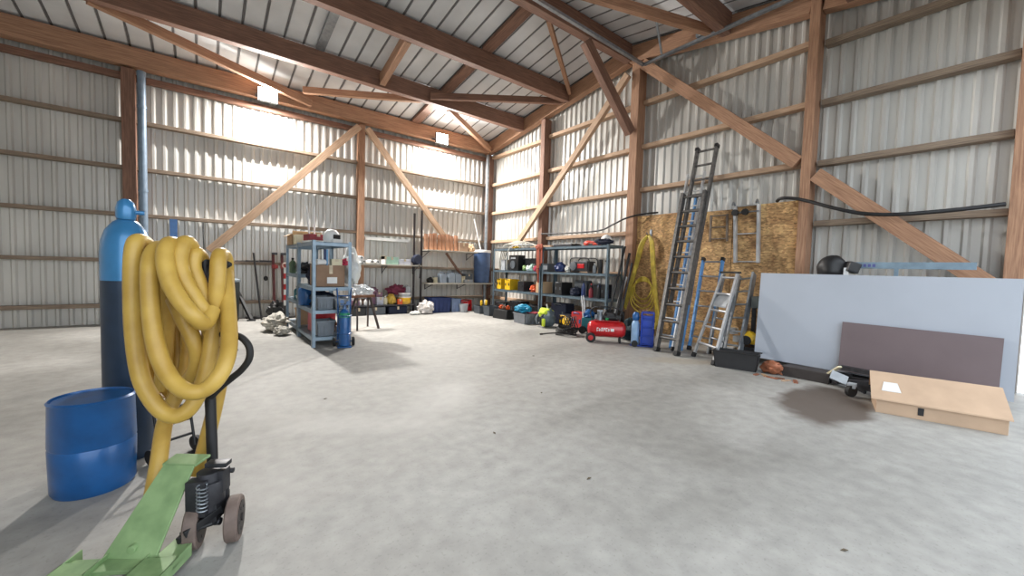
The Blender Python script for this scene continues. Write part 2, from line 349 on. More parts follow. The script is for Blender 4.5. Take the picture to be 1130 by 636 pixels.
# ================================================================ FOREGROUND, LEFT
PATH_HOSE = [
  [(-7.719,-8.180,1.094), (-7.720,-8.231,1.284), (-7.739,-8.288,1.365), (-7.769,-8.352,1.387), (-7.782,-8.384,1.325), (-7.785,-8.404,1.156), (-7.780,-8.421,0.944), (-7.758,-8.450,0.754), (-7.715,-8.490,0.642), (-7.670,-8.517,0.580), (-7.623,-8.542,0.565), (-7.576,-8.551,0.598), (-7.535,-8.540,0.685), (-7.502,-8.519,0.824), (-7.482,-8.497,1.022), (-7.467,-8.510,1.204), (-7.462,-8.483,1.303), (-7.450,-8.440,1.335), (-7.429,-8.394,1.294), (-7.423,-8.389,1.055)],
  [(-7.430,-8.397,1.247), (-7.425,-8.540,1.047), (-7.427,-8.648,0.915), (-7.444,-8.716,0.834), (-7.476,-8.746,0.770), (-7.521,-8.738,0.725), (-7.572,-8.725,0.718), (-7.623,-8.683,0.752), (-7.664,-8.634,0.820), (-7.693,-8.593,0.922), (-7.710,-8.545,1.061), (-7.717,-8.504,1.223), (-7.714,-8.451,1.311), (-7.695,-8.386,1.356), (-7.676,-8.327,1.327), (-7.671,-8.268,1.100), (-7.683,-8.225,0.812), (-7.702,-8.198,0.615)],
  [(-7.603,-8.271,1.099), (-7.610,-8.330,1.288), (-7.627,-8.413,1.367), (-7.651,-8.484,1.373), (-7.662,-8.530,1.312), (-7.644,-8.588,1.206), (-7.605,-8.636,1.119), (-7.558,-8.665,1.050), (-7.519,-8.622,1.009), (-7.490,-8.564,1.066)],
  [(-7.547,-8.289,1.099), (-7.552,-8.362,1.290), (-7.575,-8.441,1.379), (-7.598,-8.473,1.376), (-7.611,-8.506,1.306), (-7.595,-8.537,1.213), (-7.562,-8.555,1.137), (-7.528,-8.572,1.068), (-7.511,-8.513,1.017)],
  [(-7.495,-8.336,1.005), (-7.509,-8.364,1.198), (-7.527,-8.394,1.300), (-7.551,-8.436,1.335), (-7.562,-8.457,1.272), (-7.541,-8.478,1.193), (-7.517,-8.477,1.103), (-7.504,-8.468,1.011), (-7.500,-8.427,0.899), (-7.534,-8.370,0.775), (-7.587,-8.310,0.663)],
  [(-7.638,-8.370,1.107), (-7.602,-8.442,1.014), (-7.568,-8.474,0.926), (-7.548,-8.470,0.833), (-7.563,-8.426,0.734), (-7.608,-8.357,0.660)],
  [(-7.612,-8.242,0.631), (-7.656,-8.263,0.547), (-7.685,-8.322,0.458), (-7.698,-8.421,0.336), (-7.715,-8.517,0.206), (-7.734,-8.611,0.090)],
  [(-7.424,-8.332,1.148), (-7.431,-8.369,0.859), (-7.456,-8.387,0.672), (-7.484,-8.388,0.507), (-7.519,-8.395,0.348), (-7.553,-8.403,0.198)],
  [(-7.769,-8.052,1.306), (-7.789,-8.031,0.986), (-7.783,-8.050,0.740), (-7.742,-8.130,0.579), (-7.687,-8.215,0.520)],
  [(-7.655,-8.133,1.237), (-7.642,-8.135,0.940), (-7.632,-8.158,0.693), (-7.652,-8.177,0.552)],
  [(-7.593,-8.181,1.239), (-7.587,-8.175,0.992), (-7.597,-8.183,0.744), (-7.628,-8.192,0.601)],
  [(-7.711,-8.051,1.234), (-7.723,-8.035,0.932), (-7.717,-8.055,0.682), (-7.684,-8.141,0.522)],
]
PATH_LOOP = [
  [(-7.493,-8.469,0.919), (-7.458,-8.509,0.936), (-7.415,-8.554,0.939), (-7.374,-8.600,0.925), (-7.347,-8.637,0.883), (-7.347,-8.640,0.825), (-7.375,-8.609,0.768), (-7.417,-8.566,0.718), (-7.456,-8.526,0.673), (-7.496,-8.486,0.618)],
]
PATH_LEVER = [
  [(-7.458,-8.512,0.872), (-7.419,-8.555,0.880), (-7.391,-8.578,0.859)],
]
PATH_DRAWBAR = [
  [(-7.491,-8.488,0.225), (-7.499,-8.459,0.602), (-7.511,-8.427,0.970), (-7.516,-8.404,1.278)],
]
PATH_BAR = [
  [(-7.793,-8.175,1.268), (-7.392,-8.488,1.287)],
]

# pallet truck: local +x across the truck, forks point to local -y
pt = thing('pallet_truck', 'pale green hand pallet truck with black pump, steering wheels and tall black handle', 'pallet truck', (-7.51, -8.72, 0), math.radians(-30.2))
PTM = Matrix.Translation((-7.51, -8.72, 0)) @ Matrix.Rotation(math.radians(-30.2), 4, 'Z'); PTI = PTM.inverted()
def L_(q): return tuple(PTI @ V(q))
mb = MB()
mb.add([(-.2, .02, .365), (-.06, .0, .365), (-.1, -.2, .05), (-.32, -.17, .05), (-.2, .032, .365), (-.06, .012, .365), (-.1, -.186, .05), (-.32, -.156, .05)],
       [(0, 1, 2, 3), (7, 6, 5, 4), (0, 4, 5, 1), (1, 5, 6, 2), (2, 6, 7, 3), (3, 7, 4, 0)])
mb.prism([(-.205, .02, .36), (-.055, -.0, .36), (-.03, .07, .375), (-.19, .09, .375)], (0, 0, .012))
mb.bb((-.42, -.24, .05), (0, -.16, .068)); mb.prism([(-.1, -.19, .06), (-.09, -.05, .06), (-.02, -.08, .06), (-.0, -.2, .06)], (0, 0, .02))
mb.cyl((-.2, -.14, .1), (-.2, -.17, .1), .016); mb.build('chassis', GREEN, pt, bevel=.003)
for s in (-1, 1):
    x = -.21 + s * .145
    mb = MB(); mb.prism([(x - .065, -.2, .085), (x + .065, -.2, .085), (x + .065, -1.1, .085), (x + .03, -1.23, .085), (x - .03, -1.23, .085), (x - .065, -1.1, .085)], (0, 0, -.006))
    mb.bb((x - .065, -1.12, .03), (x - .059, -.12, .085)); mb.bb((x + .059, -1.12, .03), (x + .065, -.12, .085))
    fk = mb.build('fork', GREEN, pt, bevel=.002)
    MB().cyl((x - .035, -1.0, .04), (x + .035, -1.0, .04), .04).build('fork_roller', WHITE, fk, smooth=True)
TYRE = mat('worn_grey_brown_tyre', (112, 96, 88), .7, 0, .2, 20)
WA = V((math.cos(.28), math.sin(.28), 0)); WC = V((.025, .0, .1))
for s in (-1, 1):
    c = WC + WA * (s * .075); mb = MB(); mb.lathe([(.07, -.026), (.094, -.026), (.1, -.02), (.1, .02), (.094, .026), (.07, .026)], c, 40, WA); wh = mb.build('steering_wheel', TYRE, pt, smooth=True)
    mb = MB(); mb.lathe([(.03, -.029), (.074, -.0285), (.074, .0285), (.03, .029)], c, 32, WA); mb.cyl(c - WA * .035, c + WA * .035, .018)
    for k in range(5):
        a = k * 2 * PI / 5; q = c + WA.cross(V((0, 0, 1))) * .05 * math.cos(a) + V((0, 0, .05 * math.sin(a))); mb.cyl(q - WA * .031, q + WA * .031, .007)
    mb.build('wheel_hub', mat('dark_hub', (58, 52, 50), .5, .3, .2), wh, smooth=True)
mb = MB(); mb.cyl((-.05, 0, .1), (.05, 0, .1), .016); mb.cyl((0, 0, .1), (0, 0, .34), .045); mb.cyl((0, .0, .2), (0, 0, .3), .062)
mb.box((0, .03, .16), (.09, .11, .09)); mb.cyl((.035, .06, .14), (.035, .06, .33), .018); mb.box((-.02, -.04, .24), (.08, .05, .16)); mb.cyl((-.035, .045, .2), (-.035, .045, .3), .022)
mb.box((0, .075, .3), (.07, .03, .06)); mb.box((.05, .02, .29), (.03, .06, .1)); mb.cyl((-.06, .06, .31), (.075, .06, .31), .012); mb.box((.03, .02, .365), (.09, .05, .02))
mb.build('pump', DARKSTEEL, pt, smooth=True, bevel=.002)
mb = MB(); mb.tube([(.015 + .02 * math.cos(t * .8), -.045 + -.02 * math.sin(t * .8) - .03, .2 + t * .0021) for t in range(0, 56)], .0032, 6, 2); mb.build('spring', GALV, pt, smooth=True)
mb = MB(); mb.bar((-.02, -.0, .13), (-.05, -.13, .1), .012, .03); mb.bar((.055, .0, .16), (-.03, -.12, .12), .012, .03); mb.cyl((-.06, -.1, .11), (.03, -.03, .11), .01)
mb.build('linkage', BLACK, pt, bevel=.002)
mb = MB()
for q in PATH_DRAWBAR: mb.tube([L_(a) for a in q], .024, 14)
mb.cyl(L_(PATH_DRAWBAR[0][-1]), tuple(V(L_(PATH_DRAWBAR[0][-1])) + V((0, 0, .03))), .03)
mb.build('drawbar', BLACK, pt, smooth=True)
a, b_ = [V(L_(q)) for q in PATH_BAR[0]]; d = (b_ - a).normalized()
mb = MB(); mb.lathe([(.008, 0), (.018, .006), (.022, .03), (.02, .055), (.02, .10), (.014, .12), (.014, .30), (.02, .33), (.02, .38), (.026, .41), (.024, .455), (.01, .485)], a, 16, d); mb.build('crossbar', RUBBER, pt, smooth=True)
mb = MB(); mb.tube([L_(q) for q in PATH_LOOP[0]], .016, 12); mb.build('loop_handle', RUBBER, pt, smooth=True)
mb = MB(); mb.tube([L_(q) for q in PATH_LEVER[0]], .006, 8); mb.build('release_lever', BLACK, pt, smooth=True)

o0 = V((-7.65, -8.6, .7)); mb = MB()
for q in PATH_HOSE: mb.tube([V(a) - o0 for a in q], .035, 20, 8)
single('flexible_hose', mb, YHOSE, 'thick yellow hose hanging in big loops over the black truck handle', 'hose', o0, smooth=True)
o0 = V((-7.7, -8.5, 0))
# gas cylinder at the far left edge
BLUEG = mat('blue_cylinder_paint', (58, 130, 182), .3, .2, .12, 5, coat=.4)
t = thing('gas_cylinder', 'tall gas cylinder with shiny blue shoulder behind the yellow hose', 'gas cylinder', (-7.91, -7.4, 0))
MB().lathe([(.115, 0), (.125, .015), (.125, 1.16)], n=32).build('body', mat('dark_cylinder_paint', (42, 58, 78), .4, .1), t, smooth=True)
MB().lathe([(.126, 1.16), (.126, 1.34), (.12, 1.41), (.1, 1.48), (.065, 1.53), (.04, 1.55)], n=32).build('shoulder', BLUEG, t, smooth=True)
mb = MB(); mb.lathe([(.045, 1.55), (.05, 1.57), (.05, 1.62), (.04, 1.66), (.02, 1.68)], n=20); mb.cyl((0, 0, 1.6), (.09, 0, 1.6), .014); mb.build('valve_cap', BLUEG, t, smooth=True)
mb = MB(); mb.lathe([(.165, 0), (.175, .02), (.18, .25), (.175, .26), (.18, .27), (.175, .5), (.18, .51), (.17, .52), (.165, .5)], n=40)
dr = thing('plastic_drum', 'blue plastic drum standing on the floor at the far left', 'drum', (-8.02, -7.76, 0)); mb.build('body', BLUE, dr, smooth=True)
MB().lathe([(.162, .5), (.16, .51), (.1, .512)], n=32).build('lid', BLUE, dr, smooth=True)
# folded hand trolley behind the hose
t = thing('hand_trolley', 'small black hand trolley standing behind the yellow hose', 'trolley', (-7.66, -7.62, 0), .5); t.scale = (.62, .62, .5)
mb = MB(); 
for s in (-.16, .16): mb.tube([(s, 0, .1), (s, .12, .75), (s, .14, .82)], .014, 8)
mb.tube([(-.16, .14, .82), (0, .15, .86), (.16, .14, .82)], .014, 8)
for z in (.25, .45, .65): mb.bar((-.16, .03 + z * .12, z), (.16, .03 + z * .12, z), .02, .03)
mb.build('frame', BLACK, t, smooth=True)
MB().box((0, -.12, .03), (.36, .24, .012)).build('toe_plate', DARKSTEEL, t)
for s in (-.2, .2): MB().lathe([(.03, -.02), (.1, -.02), (.1, .02), (.03, .02)], (s, .05, .1), 24, (1, 0, 0)).build('wheel', RUBBER, t, smooth=True)
# ================================================================ BACK WALL, LEFT PART
single('hanging_strip', MB().bb((-7.98 - .06, -.18, 1.2), (-7.98 + .06, -.15, 2.13)), BLUE, 'bright blue upright board hanging on the back wall', 'board')
single('cable', MB().tube([(-7.5, -.16, 2.1), (-7.5, -.15, 1.9), (-7.49, -.15, 1.4), (-7.5, -.14, .9)], .009, 8), BLACK, 'thin black cable hanging down the back wall beside the blue board', 'cable', smooth=True)
t = thing('rubbish_bin', 'dark round bin with grey lid standing by the back wall', 'bin', (-7.08, -.45, 0))
MB().lathe([(.17, 0), (.18, .02), (.2, .6), (.205, .84), (.2, .85)], n=28).build('body', mat('dark_green_bin', (34, 42, 42), .55), t, smooth=True)
MB().lathe([(.215, .85), (.22, .87), (.215, .9), (.14, .93), (.03, .935)], n=28).build('lid', mat('grey_lid', (122, 132, 138), .5), t, smooth=True)
def stick(name, p0, p1, r, m, label, cat, n=10): return single(name, MB().cyl(V((0, 0, 0)), V(p1) - V(p0), r, n=n), m, label, cat, p0, smooth=True)
stick('steel_bar', (-6.48, -.55, 0), (-6.6, -.2, 1.5), .02, BLACK, 'thin black iron bar leaning on the back wall between bin and red clamps', 'bar')
t = thing('leaning_prop', 'short black post with foot leaning beside the round dark bin', 'post', (-6.68, -.62, 0))
mb = MB(); mb.bar((0, 0, .03), (-.24, .3, .66), .07, .05); mb.build('post', BLACK, t, bevel=.006); MB().box((0, 0, .015), (.16, .1, .03)).build('foot', BLACK, t, bevel=.005)
mb = MB(); mb.tube([(-6.36, -.16, 1.26), (-6.36, -.16, 1.2), (-6.36, -.16, 1.12), (-6.36, -.16, .96)], .006, 6); mb.blob((-6.36, -.18, .92), (.09, .07, .11), .1, flat=False); single('padlock_on_cord', mb, BLACK, 'small dark weight hanging on a cord under a wall rail', 'cord', smooth=True)
mb = MB(); mb.bb((-6.75, -.19, 1.3), (-6.5, -.1, 1.33)); mb.bb((-6.48, -.19, 1.3), (-6.2, -.13, 1.34)); mb.bar((-6.95, -.17, 1.305), (-6.3, -.17, 1.33), .02, .02); single('metal_offcut', mb, DARKSTEEL, 'dark metal offcuts lying on the wall rail above the leaning bar', 'metal bar', bevel=.003)
mb = MB(); mb.tube([(-6.75, -.2, .03), (-6.5, -.32, .03), (-6.2, -.22, .03), (-5.9, -.42, .03), (-5.6, -.3, .03), (-5.3, -.5, .03)], .03, 10); single('black_hose', mb, RUBBER, 'black hose lying along the foot of the back wall', 'hose', smooth=True)
DRED = mat('dark_red_paint', (92, 40, 40), .55, .1, .2, 10)
DRB_ = mat('jaw_red', (136, 44, 42), .5)
for i, x in enumerate((-6.2, -6.02)):
    t = thing('bar_clamp', ('left' if i == 0 else 'right') + ' one of two long dark red bar clamps leaning on back wall', 'clamp', (x, -.32, 0))
    mb = MB(); mb.bar((0, 0, 0), (-.02, .1, 1.52), .09, .05); mb.build('bar', DRED, t, bevel=.003)
    mb = MB(); mb.box((0, -.03, 1.2), (.12, .14, .08)); mb.cyl((0, -.1, 1.14), (0, -.1, 1.26), .014); mb.build('sliding_jaw', DRB_, t, bevel=.004)
    mb = MB(); mb.box((0, .0, 1.5), (.1, .16, .05)); mb.build('fixed_jaw', DARKSTEEL, t, bevel=.004)
# striped barrier pole in a black foot
t = thing('barrier_post', 'red and white striped barrier post beside the grey shelving', 'barrier post', (-6.12, -1.25, 0))
for i in range(7):
    MB().cyl((0, 0, .38 + i * .115), (0, 0, .38 + (i + 1) * .115), .03, n=16).build('stripe', RED if i % 2 else WHITE, t, smooth=True)
MB().cyl((0, 0, .03), (0, 0, .38), .02).build('stem', BLACK, t, smooth=True)
MB().lathe([(.2, 0), (.2, .03), (.05, .06)], n=24).build('foot', BLACK, t, smooth=True)
MB().tube([(.05 * math.cos(a), 0, 1.24 + .05 * math.sin(a)) for a in [k * PI / 4 for k in range(8)]], .012, 8, closed=True).build('ring', mat('pale_ring', (206, 180, 168)), t, smooth=True)
single('bundle', MB().blob((0, 0, .22), (.36, .34, .44), .4, 3.2, 3), BLACK, 'black crumpled bundle on the floor below the striped barrier post', 'bundle', (-6.22, -.98, 0), smooth=True)
RAG = mat('dirty_white_cloth', (196, 192, 182), .9, 0, .25, 9, bump=.5)
single('rag_heap', MB().blob((0, 0, .16), (.4, .6, .3), .32, 3., 5, 32, 22), RAG, 'heap of dirty white rags on the floor left of grey shelving', 'rags', (-6.43, -2.3, 0), smooth=True)
single('rag', MB().blob((0, 0, .08), (.26, .3, .16), .3, 3., 9, 28, 18), RAG, 'small white rag on the floor by the shelving, in front of the heap', 'rags', (-6.4, -2.85, 0), smooth=True)

# ---------------------------------------------------------------- free standing shelving
def shelving(name, label, cat, x0, x1, y0, y1, levels, H, m, th=.05, pw=.05, group=None, inner=None):
    t = thing(name, label, cat, ((x0 + x1) / 2, (y0 + y1) / 2, 0), 0, group); cx, cy = (x0 + x1) / 2, (y0 + y1) / 2
    for sx, sy in ((-1, -1), (1, -1), (-1, 1), (1, 1)):
        px, py = sx * (x1 - x0) / 2, sy * (y1 - y0) / 2; mb = MB()
        mb.bb((px, py, 0), (px - sx * pw, py - sy * .004, H)); mb.bb((px, py, 0), (px - sx * .004, py - sy * pw, H)); mb.bb((px + sx * .003, py + sy * .003, 0), (px - sx * pw, py - sy * pw, .012))
        mb.build('post', m, t)
    for z in levels:
        mb = MB(); a, b = (x1 - x0) / 2 - .006, (y1 - y0) / 2 - .006
        mb.bb((-a, -b, z - .006), (a, b, z)); [mb.bb((-a, s * b, z - th), (a, s * (b - .004), z)) for s in (-1, 1)]; [mb.bb((s * a, -b, z - th), (s * (a - .004), b, z)) for s in (-1, 1)]
        mb.build('shelf_board', m, t)
    return t
shelving('metal_shelving', 'free standing grey blue metal shelving, front unit beside the blue oxygen bottle', 'shelving', -6.2, -5.62, -4.3, -3.12, (.16, .58, .94, 1.64), 1.66, SHELF, .06)
shelving('metal_shelving', 'free standing grey metal shelving, rear unit behind the front one', 'shelving', -6.2, -5.62, -3.08, -1.9, (.16, .62, 1.1, 1.64), 1.66, SHELF, .06)

def carton(x, y, z, d, m, label, rz=0, cat='box', name='cardboard_box', flaps=False, group=None):
    t = thing(name, label, cat, (x, y, z), rz, group); mb = MB(); a, b, h = d[0] / 2, d[1] / 2, d[2]
    if flaps:
        for lo, hi in (((-a, -b, 0), (a, b, .006)), ((-a, -b, 0), (-a + .006, b, h)), ((a - .006, -b, 0), (a, b, h)), ((-a, -b, 0), (a, -b + .006, h)), ((-a, b - .006, 0), (a, b, h))): mb.bb(lo, hi)
        mb.build('body', m, t)
        f = MB(); f.prism([(-a, -b, h), (a, -b, h), (a, -b - h * .3, h + h * .25), (-a, -b - h * .3, h + h * .25)], (0, .004, .004)); f.build('flap', m, t)
        f = MB(); f.prism([(-a, -b, h), (-a, b, h), (-a - h * .35, b, h - h * .2), (-a - h * .35, -b, h - h * .2)], (0, 0, .006)); f.build('flap', m, t)
    else:
        mb.bb((-a, -b, 0), (a, b, h)); mb.build('body', m, t, bevel=.004)
        mb = MB(); mb.bb((-.025, -b - .001, h * .6), (.025, b + .001, h + .001)); mb.build('tape', mat('packing_tape', (206, 190, 160), .4), t)
    return t
def crate(x, y, z, d, m, label, rz=0, cat='crate', name='plastic_crate', group=None):
    t = thing(name, label, cat, (x, y, z), rz, group); a, b, h = d[0] / 2, d[1] / 2, d[2]; e = .012; k = .92; mb = MB()
    for s in (-1, 1):
        mb.prism([(s * a * k, -b * k, 0), (s * a * k, b * k, 0), (s * a, b, h), (s * a, -b, h)], (-s * e, 0, 0)); mb.prism([(-a * k, s * b * k, 0), (a * k, s * b * k, 0), (a, s * b, h), (-a, s * b, h)], (0, -s * e, 0))
    mb.bb((-a * k, -b * k, 0), (a * k, b * k, e)); mb.build('body', m, t)
    mb = MB()
    for s in (-1, 1): mb.bb((-a - .012, s * b - .008, h - .03), (a + .012, s * b + .01, h)); mb.bb((s * a - .008, -b - .01, h - .03), (s * a + .012, b + .01, h))
    for s in (-.6, -.2, .2, .6): mb.bb((s * a - .006, -b - .004, h * .1), (s * a + .006, -b * k + .01, h - .03))
    mb.build('rim', m, t); return t
def bottle(x, y, z, r, h, m, capm, label, cat='bottle', name='bottle', group=None):
    t = thing(name, label, cat, (x, y, z), 0, group)
    MB().lathe([(r * .9, 0), (r, .01), (r, h * .62), (r * .8, h * .74), (r * .35, h * .82), (r * .33, h * .88)], n=20).build('body', m, t, smooth=True)
    MB().lathe([(r * .4, h * .88), (r * .4, h * .98), (r * .3, h)], n=14).build('cap', capm, t, smooth=True); return t
def jug(x, y, z, d, m, capm, label, rz=0, name='jerrycan', cat='jerrycan', group=None):
    t = thing(name, label, cat, (x, y, z), rz, group); a, b, h = d[0] / 2, d[1] / 2, d[2]
    MB().prism([(-a, -b, 0), (a, -b, 0), (a, -b, h * .78), (a * .5, -b, h * .9), (-a, -b, h * .9)], (0, 2 * b, 0)).build('body', m, t, bevel=.015)
    MB().tube([(-a * .8, 0, h * .88), (-a * .7, 0, h), (a * .1, 0, h), (a * .3, 0, h * .88)], .012, 8).build('handle', m, t, smooth=True)
    MB().cyl((a * .72, 0, h * .82), (a * .72, 0, h * .95), .022).build('cap', capm, t, smooth=True); return t
def roll(x, y, z, r, L, m, label, rz=0, name='paper_roll', cat='roll', group=None, hole=BLACK, vertical=False):
    t = thing(name, label, cat, (x, y, z), rz, group); ax = (0, 0, 1) if vertical else (1, 0, 0); c = (0, 0, 0) if vertical else (-L / 2, 0, r)
    MB().lathe([(r * .5, .0), (r * .97, 0), (r, .004), (r, L - .004), (r * .97, L), (r * .5, L)], c, 24, ax).build('paper', m, t, smooth=True)
    e = (0, 0, -.001) if vertical else (-L / 2 - .002, 0, r); MB().lathe([(r * .35, 0), (r * .36, L + .004)], e, 16, ax).build('core', hole, t, smooth=True); return t
def bag(x, y, z, d, m, label, seed=1, name='bag', cat='bag', amp=.35, freq=2.6, group=None, rz=0): return single(name, MB().blob((0, 0, d[2] * .42), d, amp, freq, seed, 26, 18), m, label, cat, (x, y, z), rz, group, smooth=True)
def toolcase(x, y, z, d, m, m2, label, rz=0, name='tool_case', cat='case', group=None):
    t = thing(name, label, cat, (x, y, z), rz, group); a, b, h = d[0] / 2, d[1] / 2, d[2]
    MB().bb((-a, -b, 0), (a, b, h)).build('body', m, t, bevel=.012)
    MB().tube([(-a * .4, -b, h * .9), (-a * .38, -b - .03, h * .96), (a * .38, -b - .03, h * .96), (a * .4, -b, h * .9)], .01, 8).build('handle', m2, t, smooth=True)
    for s in (-.6, .6): MB().bb((s * a - .02, -b - .008, h * .4), (s * a + .02, -b, h * .62)).build('latch', m2, t, bevel=.002)
    return t

GREYP = mat('grey_plastic', (122, 130, 138), .5); DGREY = mat('dark_grey_plastic', (84, 90, 96), .5, 0, .1); LGREY = mat('light_grey_plastic', (166, 170, 174), .5)
BROWNC = mat('brown_carton', (148, 120, 98), .85, 0, .1, 5); PINK = mat('pink_cloth', (206, 72, 102), .85); CREAM = mat('cream_card', (214, 206, 176), .8, 0, .05)
DRB = mat('dark_red_box', (140, 44, 54), .6); WCLOTH = mat('white_cloth', (222, 222, 216), .9, 0, .08, 6, bump=.3); DBLUE = mat('dark_blue_plastic', (36, 54, 104), .5)
BROWN = mat('brown_leather', (116, 76, 54), .7); NAVY = mat('navy_cloth', (32, 38, 58), .9, 0, .2, bump=.2); TEAL = mat('teal_paint', (36, 106, 116), .5); YEL = mat('yellow_plastic', (232, 186, 36), .45); ORG = mat('orange_plastic', (222, 92, 40), .5)
PALEG = mat('pale_green_card', (168, 204, 188), .8); LILAC = mat('pale_lilac_card', (200, 204, 216), .8); PURP = mat('mauve_box', (128, 96, 116), .7); CLEAR = mat('clear_film', (214, 220, 224), .15, 0, .05, alpha=.6); HIVIS = mat('lime_cloth', (196, 216, 62), .8, 0, .12, 10, bump=.2); CYAN = mat('cyan_bag', (40, 150, 190), .5, 0, .25, 6)
# lowest shelf, front unit
crate(-5.98, -4.08, .16, (.26, .3, .24), GREYP, 'grey crate on lowest shelf of the free standing shelving')
carton(-5.74, -4.12, .16, (.12, .14, .13), LILAC, 'small white box on the lowest shelf beside the oxygen bottle')
bag(-5.84, -3.85, .16, (.24, .3, .24), BROWN, 'dark brown bag on the lowest shelf behind the small white box', 4, 'work_bag')
toolcase(-5.91, -3.6, .16, (.38, .3, .34), RED, BLACK, 'red tool box on the lowest shelf behind the grey crate', name='tool_box', cat='tool box')
crate(-5.94, -2.6, .16, (.34, .5, .28), CARD, 'open beige box on lowest shelf of the rear shelving unit', name='cardboard_tray', cat='box')
# second shelf
crate(-5.99, -4.05, .58, (.24, .36, .2), GREYP, 'grey open crate on the second shelf below the brown carton')
t = crate(-5.75, -4.02, .58, (.19, .4, .17), LGREY, 'pale grey crate on the second shelf, right beside the darker one')
bag(-5.9, -3.6, .58, (.4, .34, .26), NAVY, 'dark cloth bag at the back of the second shelf', 8, 'work_bag')
t = thing('jug', 'blue drum jug wrapped with white rag on the second shelf side', 'jug', (-6.1, -3.35, .62)); t.location.z = .58
MB().lathe([(.12, 0), (.13, .02), (.13, .26), (.1, .3), (.04, .32)], n=24).build('body', BLUE, t, smooth=True); MB().lathe([(.045, .32), (.045, .35)], n=16).build('cap', WHITE, t, smooth=True)
bag(-6.1, -3.02, .62 + .0, (.2, .26, .22), WCLOTH, 'white cloth bundle above the blue jug at the shelving side', 11, 'cloth', 'cloth')
bottle(-6.08, -2.4, .62, .06, .24, TEAL, BLACK, 'green bottle on the rear shelving unit, second shelf')
carton(-5.85, -2.5, .62, (.3, .4, .26), BROWNC, 'dark carton on second shelf of the rear shelving unit')
# third shelf
t = carton(-5.91, -3.97, .94, (.42, .48, .34), BROWNC, 'large brown carton with white label on the third shelf')
MB().bb((-.06, -.256, .05), (.09, -.25, .15)).build('label', WHITE, t)
for i, x in enumerate((-6.0, -5.965, -5.93)):
    t = thing('ring_binder', ['white', 'dark blue', 'light blue'][i] + ' ring binder standing on the large brown carton', 'binder', (x, -4.0, 1.28), -.12)
    MB().bb((-.014, -.12, 0), (.014, .12, .25)).build('cover', [WHITE, DBLUE, mat('light_blue_card', (120, 170, 214), .6)][i], t); MB().bb((-.011, -.115, .005), (.011, .122, .245)).build('paper', WHITE, t)
t = thing('paper_roll', 'small white roll lying on the large brown carton', 'roll', (-6.05, -4.16, 1.28), .3); MB().lathe([(.02, -.07), (.045, -.07), (.045, .07), (.02, .07)], (0, 0, .045), 20, (1, 0, 0)).build('paper', WHITE, t, smooth=True)
carton(-5.82, -4.15, 1.28, (.16, .12, .1), CREAM, 'small cream box on the large brown carton')
bag(-5.68, -4.1, 1.28, (.1, .16, .12), PINK, 'pink cloth on the right corner of the large brown carton', 6, 'cloth', 'cloth')
bag(-5.46, -3.7, .0 + .95, (.3, .5, .66), mat('white_film_bag', (222, 226, 224), .35, 0, .08, 5, bump=.3), 'big white plastic bag bulging from the right side of the shelving', 12, 'plastic_bag', 'bag', .2)
bag(-6.0, -3.45, .94, (.2, .28, .3), NAVY, 'dark folded cloth hanging inside the shelving, third shelf', 14, 'cloth', 'cloth')
bag(-5.95, -2.5, 1.1, (.3, .5, .22), DARKSTEEL, 'dark machine part under the top of the rear shelving unit', 15, 'machine_part', 'machine part')
bottle(-6.12, -2.15, 1.1, .06, .3, mat('moss_green_plastic', (92, 112, 84)), BLACK, 'green canister on the rear shelving unit, third shelf')
# top
carton(-5.95, -2.3, 1.64, (.5, .56, .2), CARD, 'open beige carton with raised flaps on the top of rear shelving', flaps=True)
carton(-6.07, -2.78, 1.64, (.24, .3, .17), CREAM, 'cream box stack on top of shelving before the open carton')
t = thing('paper_stack', 'white papers under the dark red box on top of shelving', 'papers', (-6.0, -3.55, 1.64), .06)
for i in range(4): MB().box((.004 * i, 0, .006 + i * .011), (.32, .4, .009), rz=.04 * i).build('sheet_pile', WHITE, t)
carton(-6.0, -3.52, 1.69, (.28, .34, .1), DRB, 'dark red box on the white papers on top of shelving', .1)
carton(-5.82, -3.3, 1.64, (.18, .26, .09), BROWN, 'low brown box on top of the shelving behind the white helmet')
t = thing('helmet', 'white welding helmet on top of the free standing shelving', 'helmet', (-5.86, -4.02, 1.64), .5)
mb = MB(); mb.lathe([(.115, 0), (.125, .06), (.122, .12), (.1, .18), (.06, .215), (.01, .225)], n=28); mb.build('shell', WHITE, t, smooth=True)
MB().box((0, -.118, .1), (.13, .02, .07)).build('visor_window', BLACK, t, bevel=.004); MB().box((0, -.12, .03), (.19, .04, .07)).build('chin_guard', WHITE, t, bevel=.015)
for i, (x, dx) in enumerate(((-6.06, -.05), (-5.99, .0))):
    stick('white_rod', (x, -3.42, 1.64), (x + dx, -3.4, 2.28), .014, WHITE, ('left' if i == 0 else 'right') + ' of two thin white rods standing up from the shelving top', 'rod')

# oxygen bottle on its trolley
t = thing('oxygen_bottle_trolley', 'blue oxygen bottle trolley standing against the right end of shelving', 'bottle trolley', (-5.77, -4.47, 0), -.2)
MB().lathe([(.07, .02), (.085, .03), (.085, .5), (.07, .56), (.035, .6)], n=28).build('cylinder', BLUE, t, smooth=True)
MB().lathe([(.086, .475), (.086, .5), (.074, .545), (.066, .56)], n=28).build('green_band', mat('green_band_paint', (26, 138, 104), .4), t, smooth=True)
mb = MB(); mb.lathe([(.03, .6), (.03, .64), (.018, .66)], n=14); mb.cyl((-.06, 0, .67), (.06, 0, .67), .013); mb.cyl((.05, -.03, .7), (.05, -.05, .7), .03); mb.cyl((-.04, -.03, .72), (-.04, -.05, .72), .03); mb.build('regulator', mat('blue_grey_brass', (86, 112, 150), .4, .4), t, smooth=True)
mb = MB()
for s in (-.09, .09): mb.tube([(s, .1, .1), (s, .11, .6), (s * 1.1, .13, .85), (s * 1.2, .06, .92)], .012, 8)
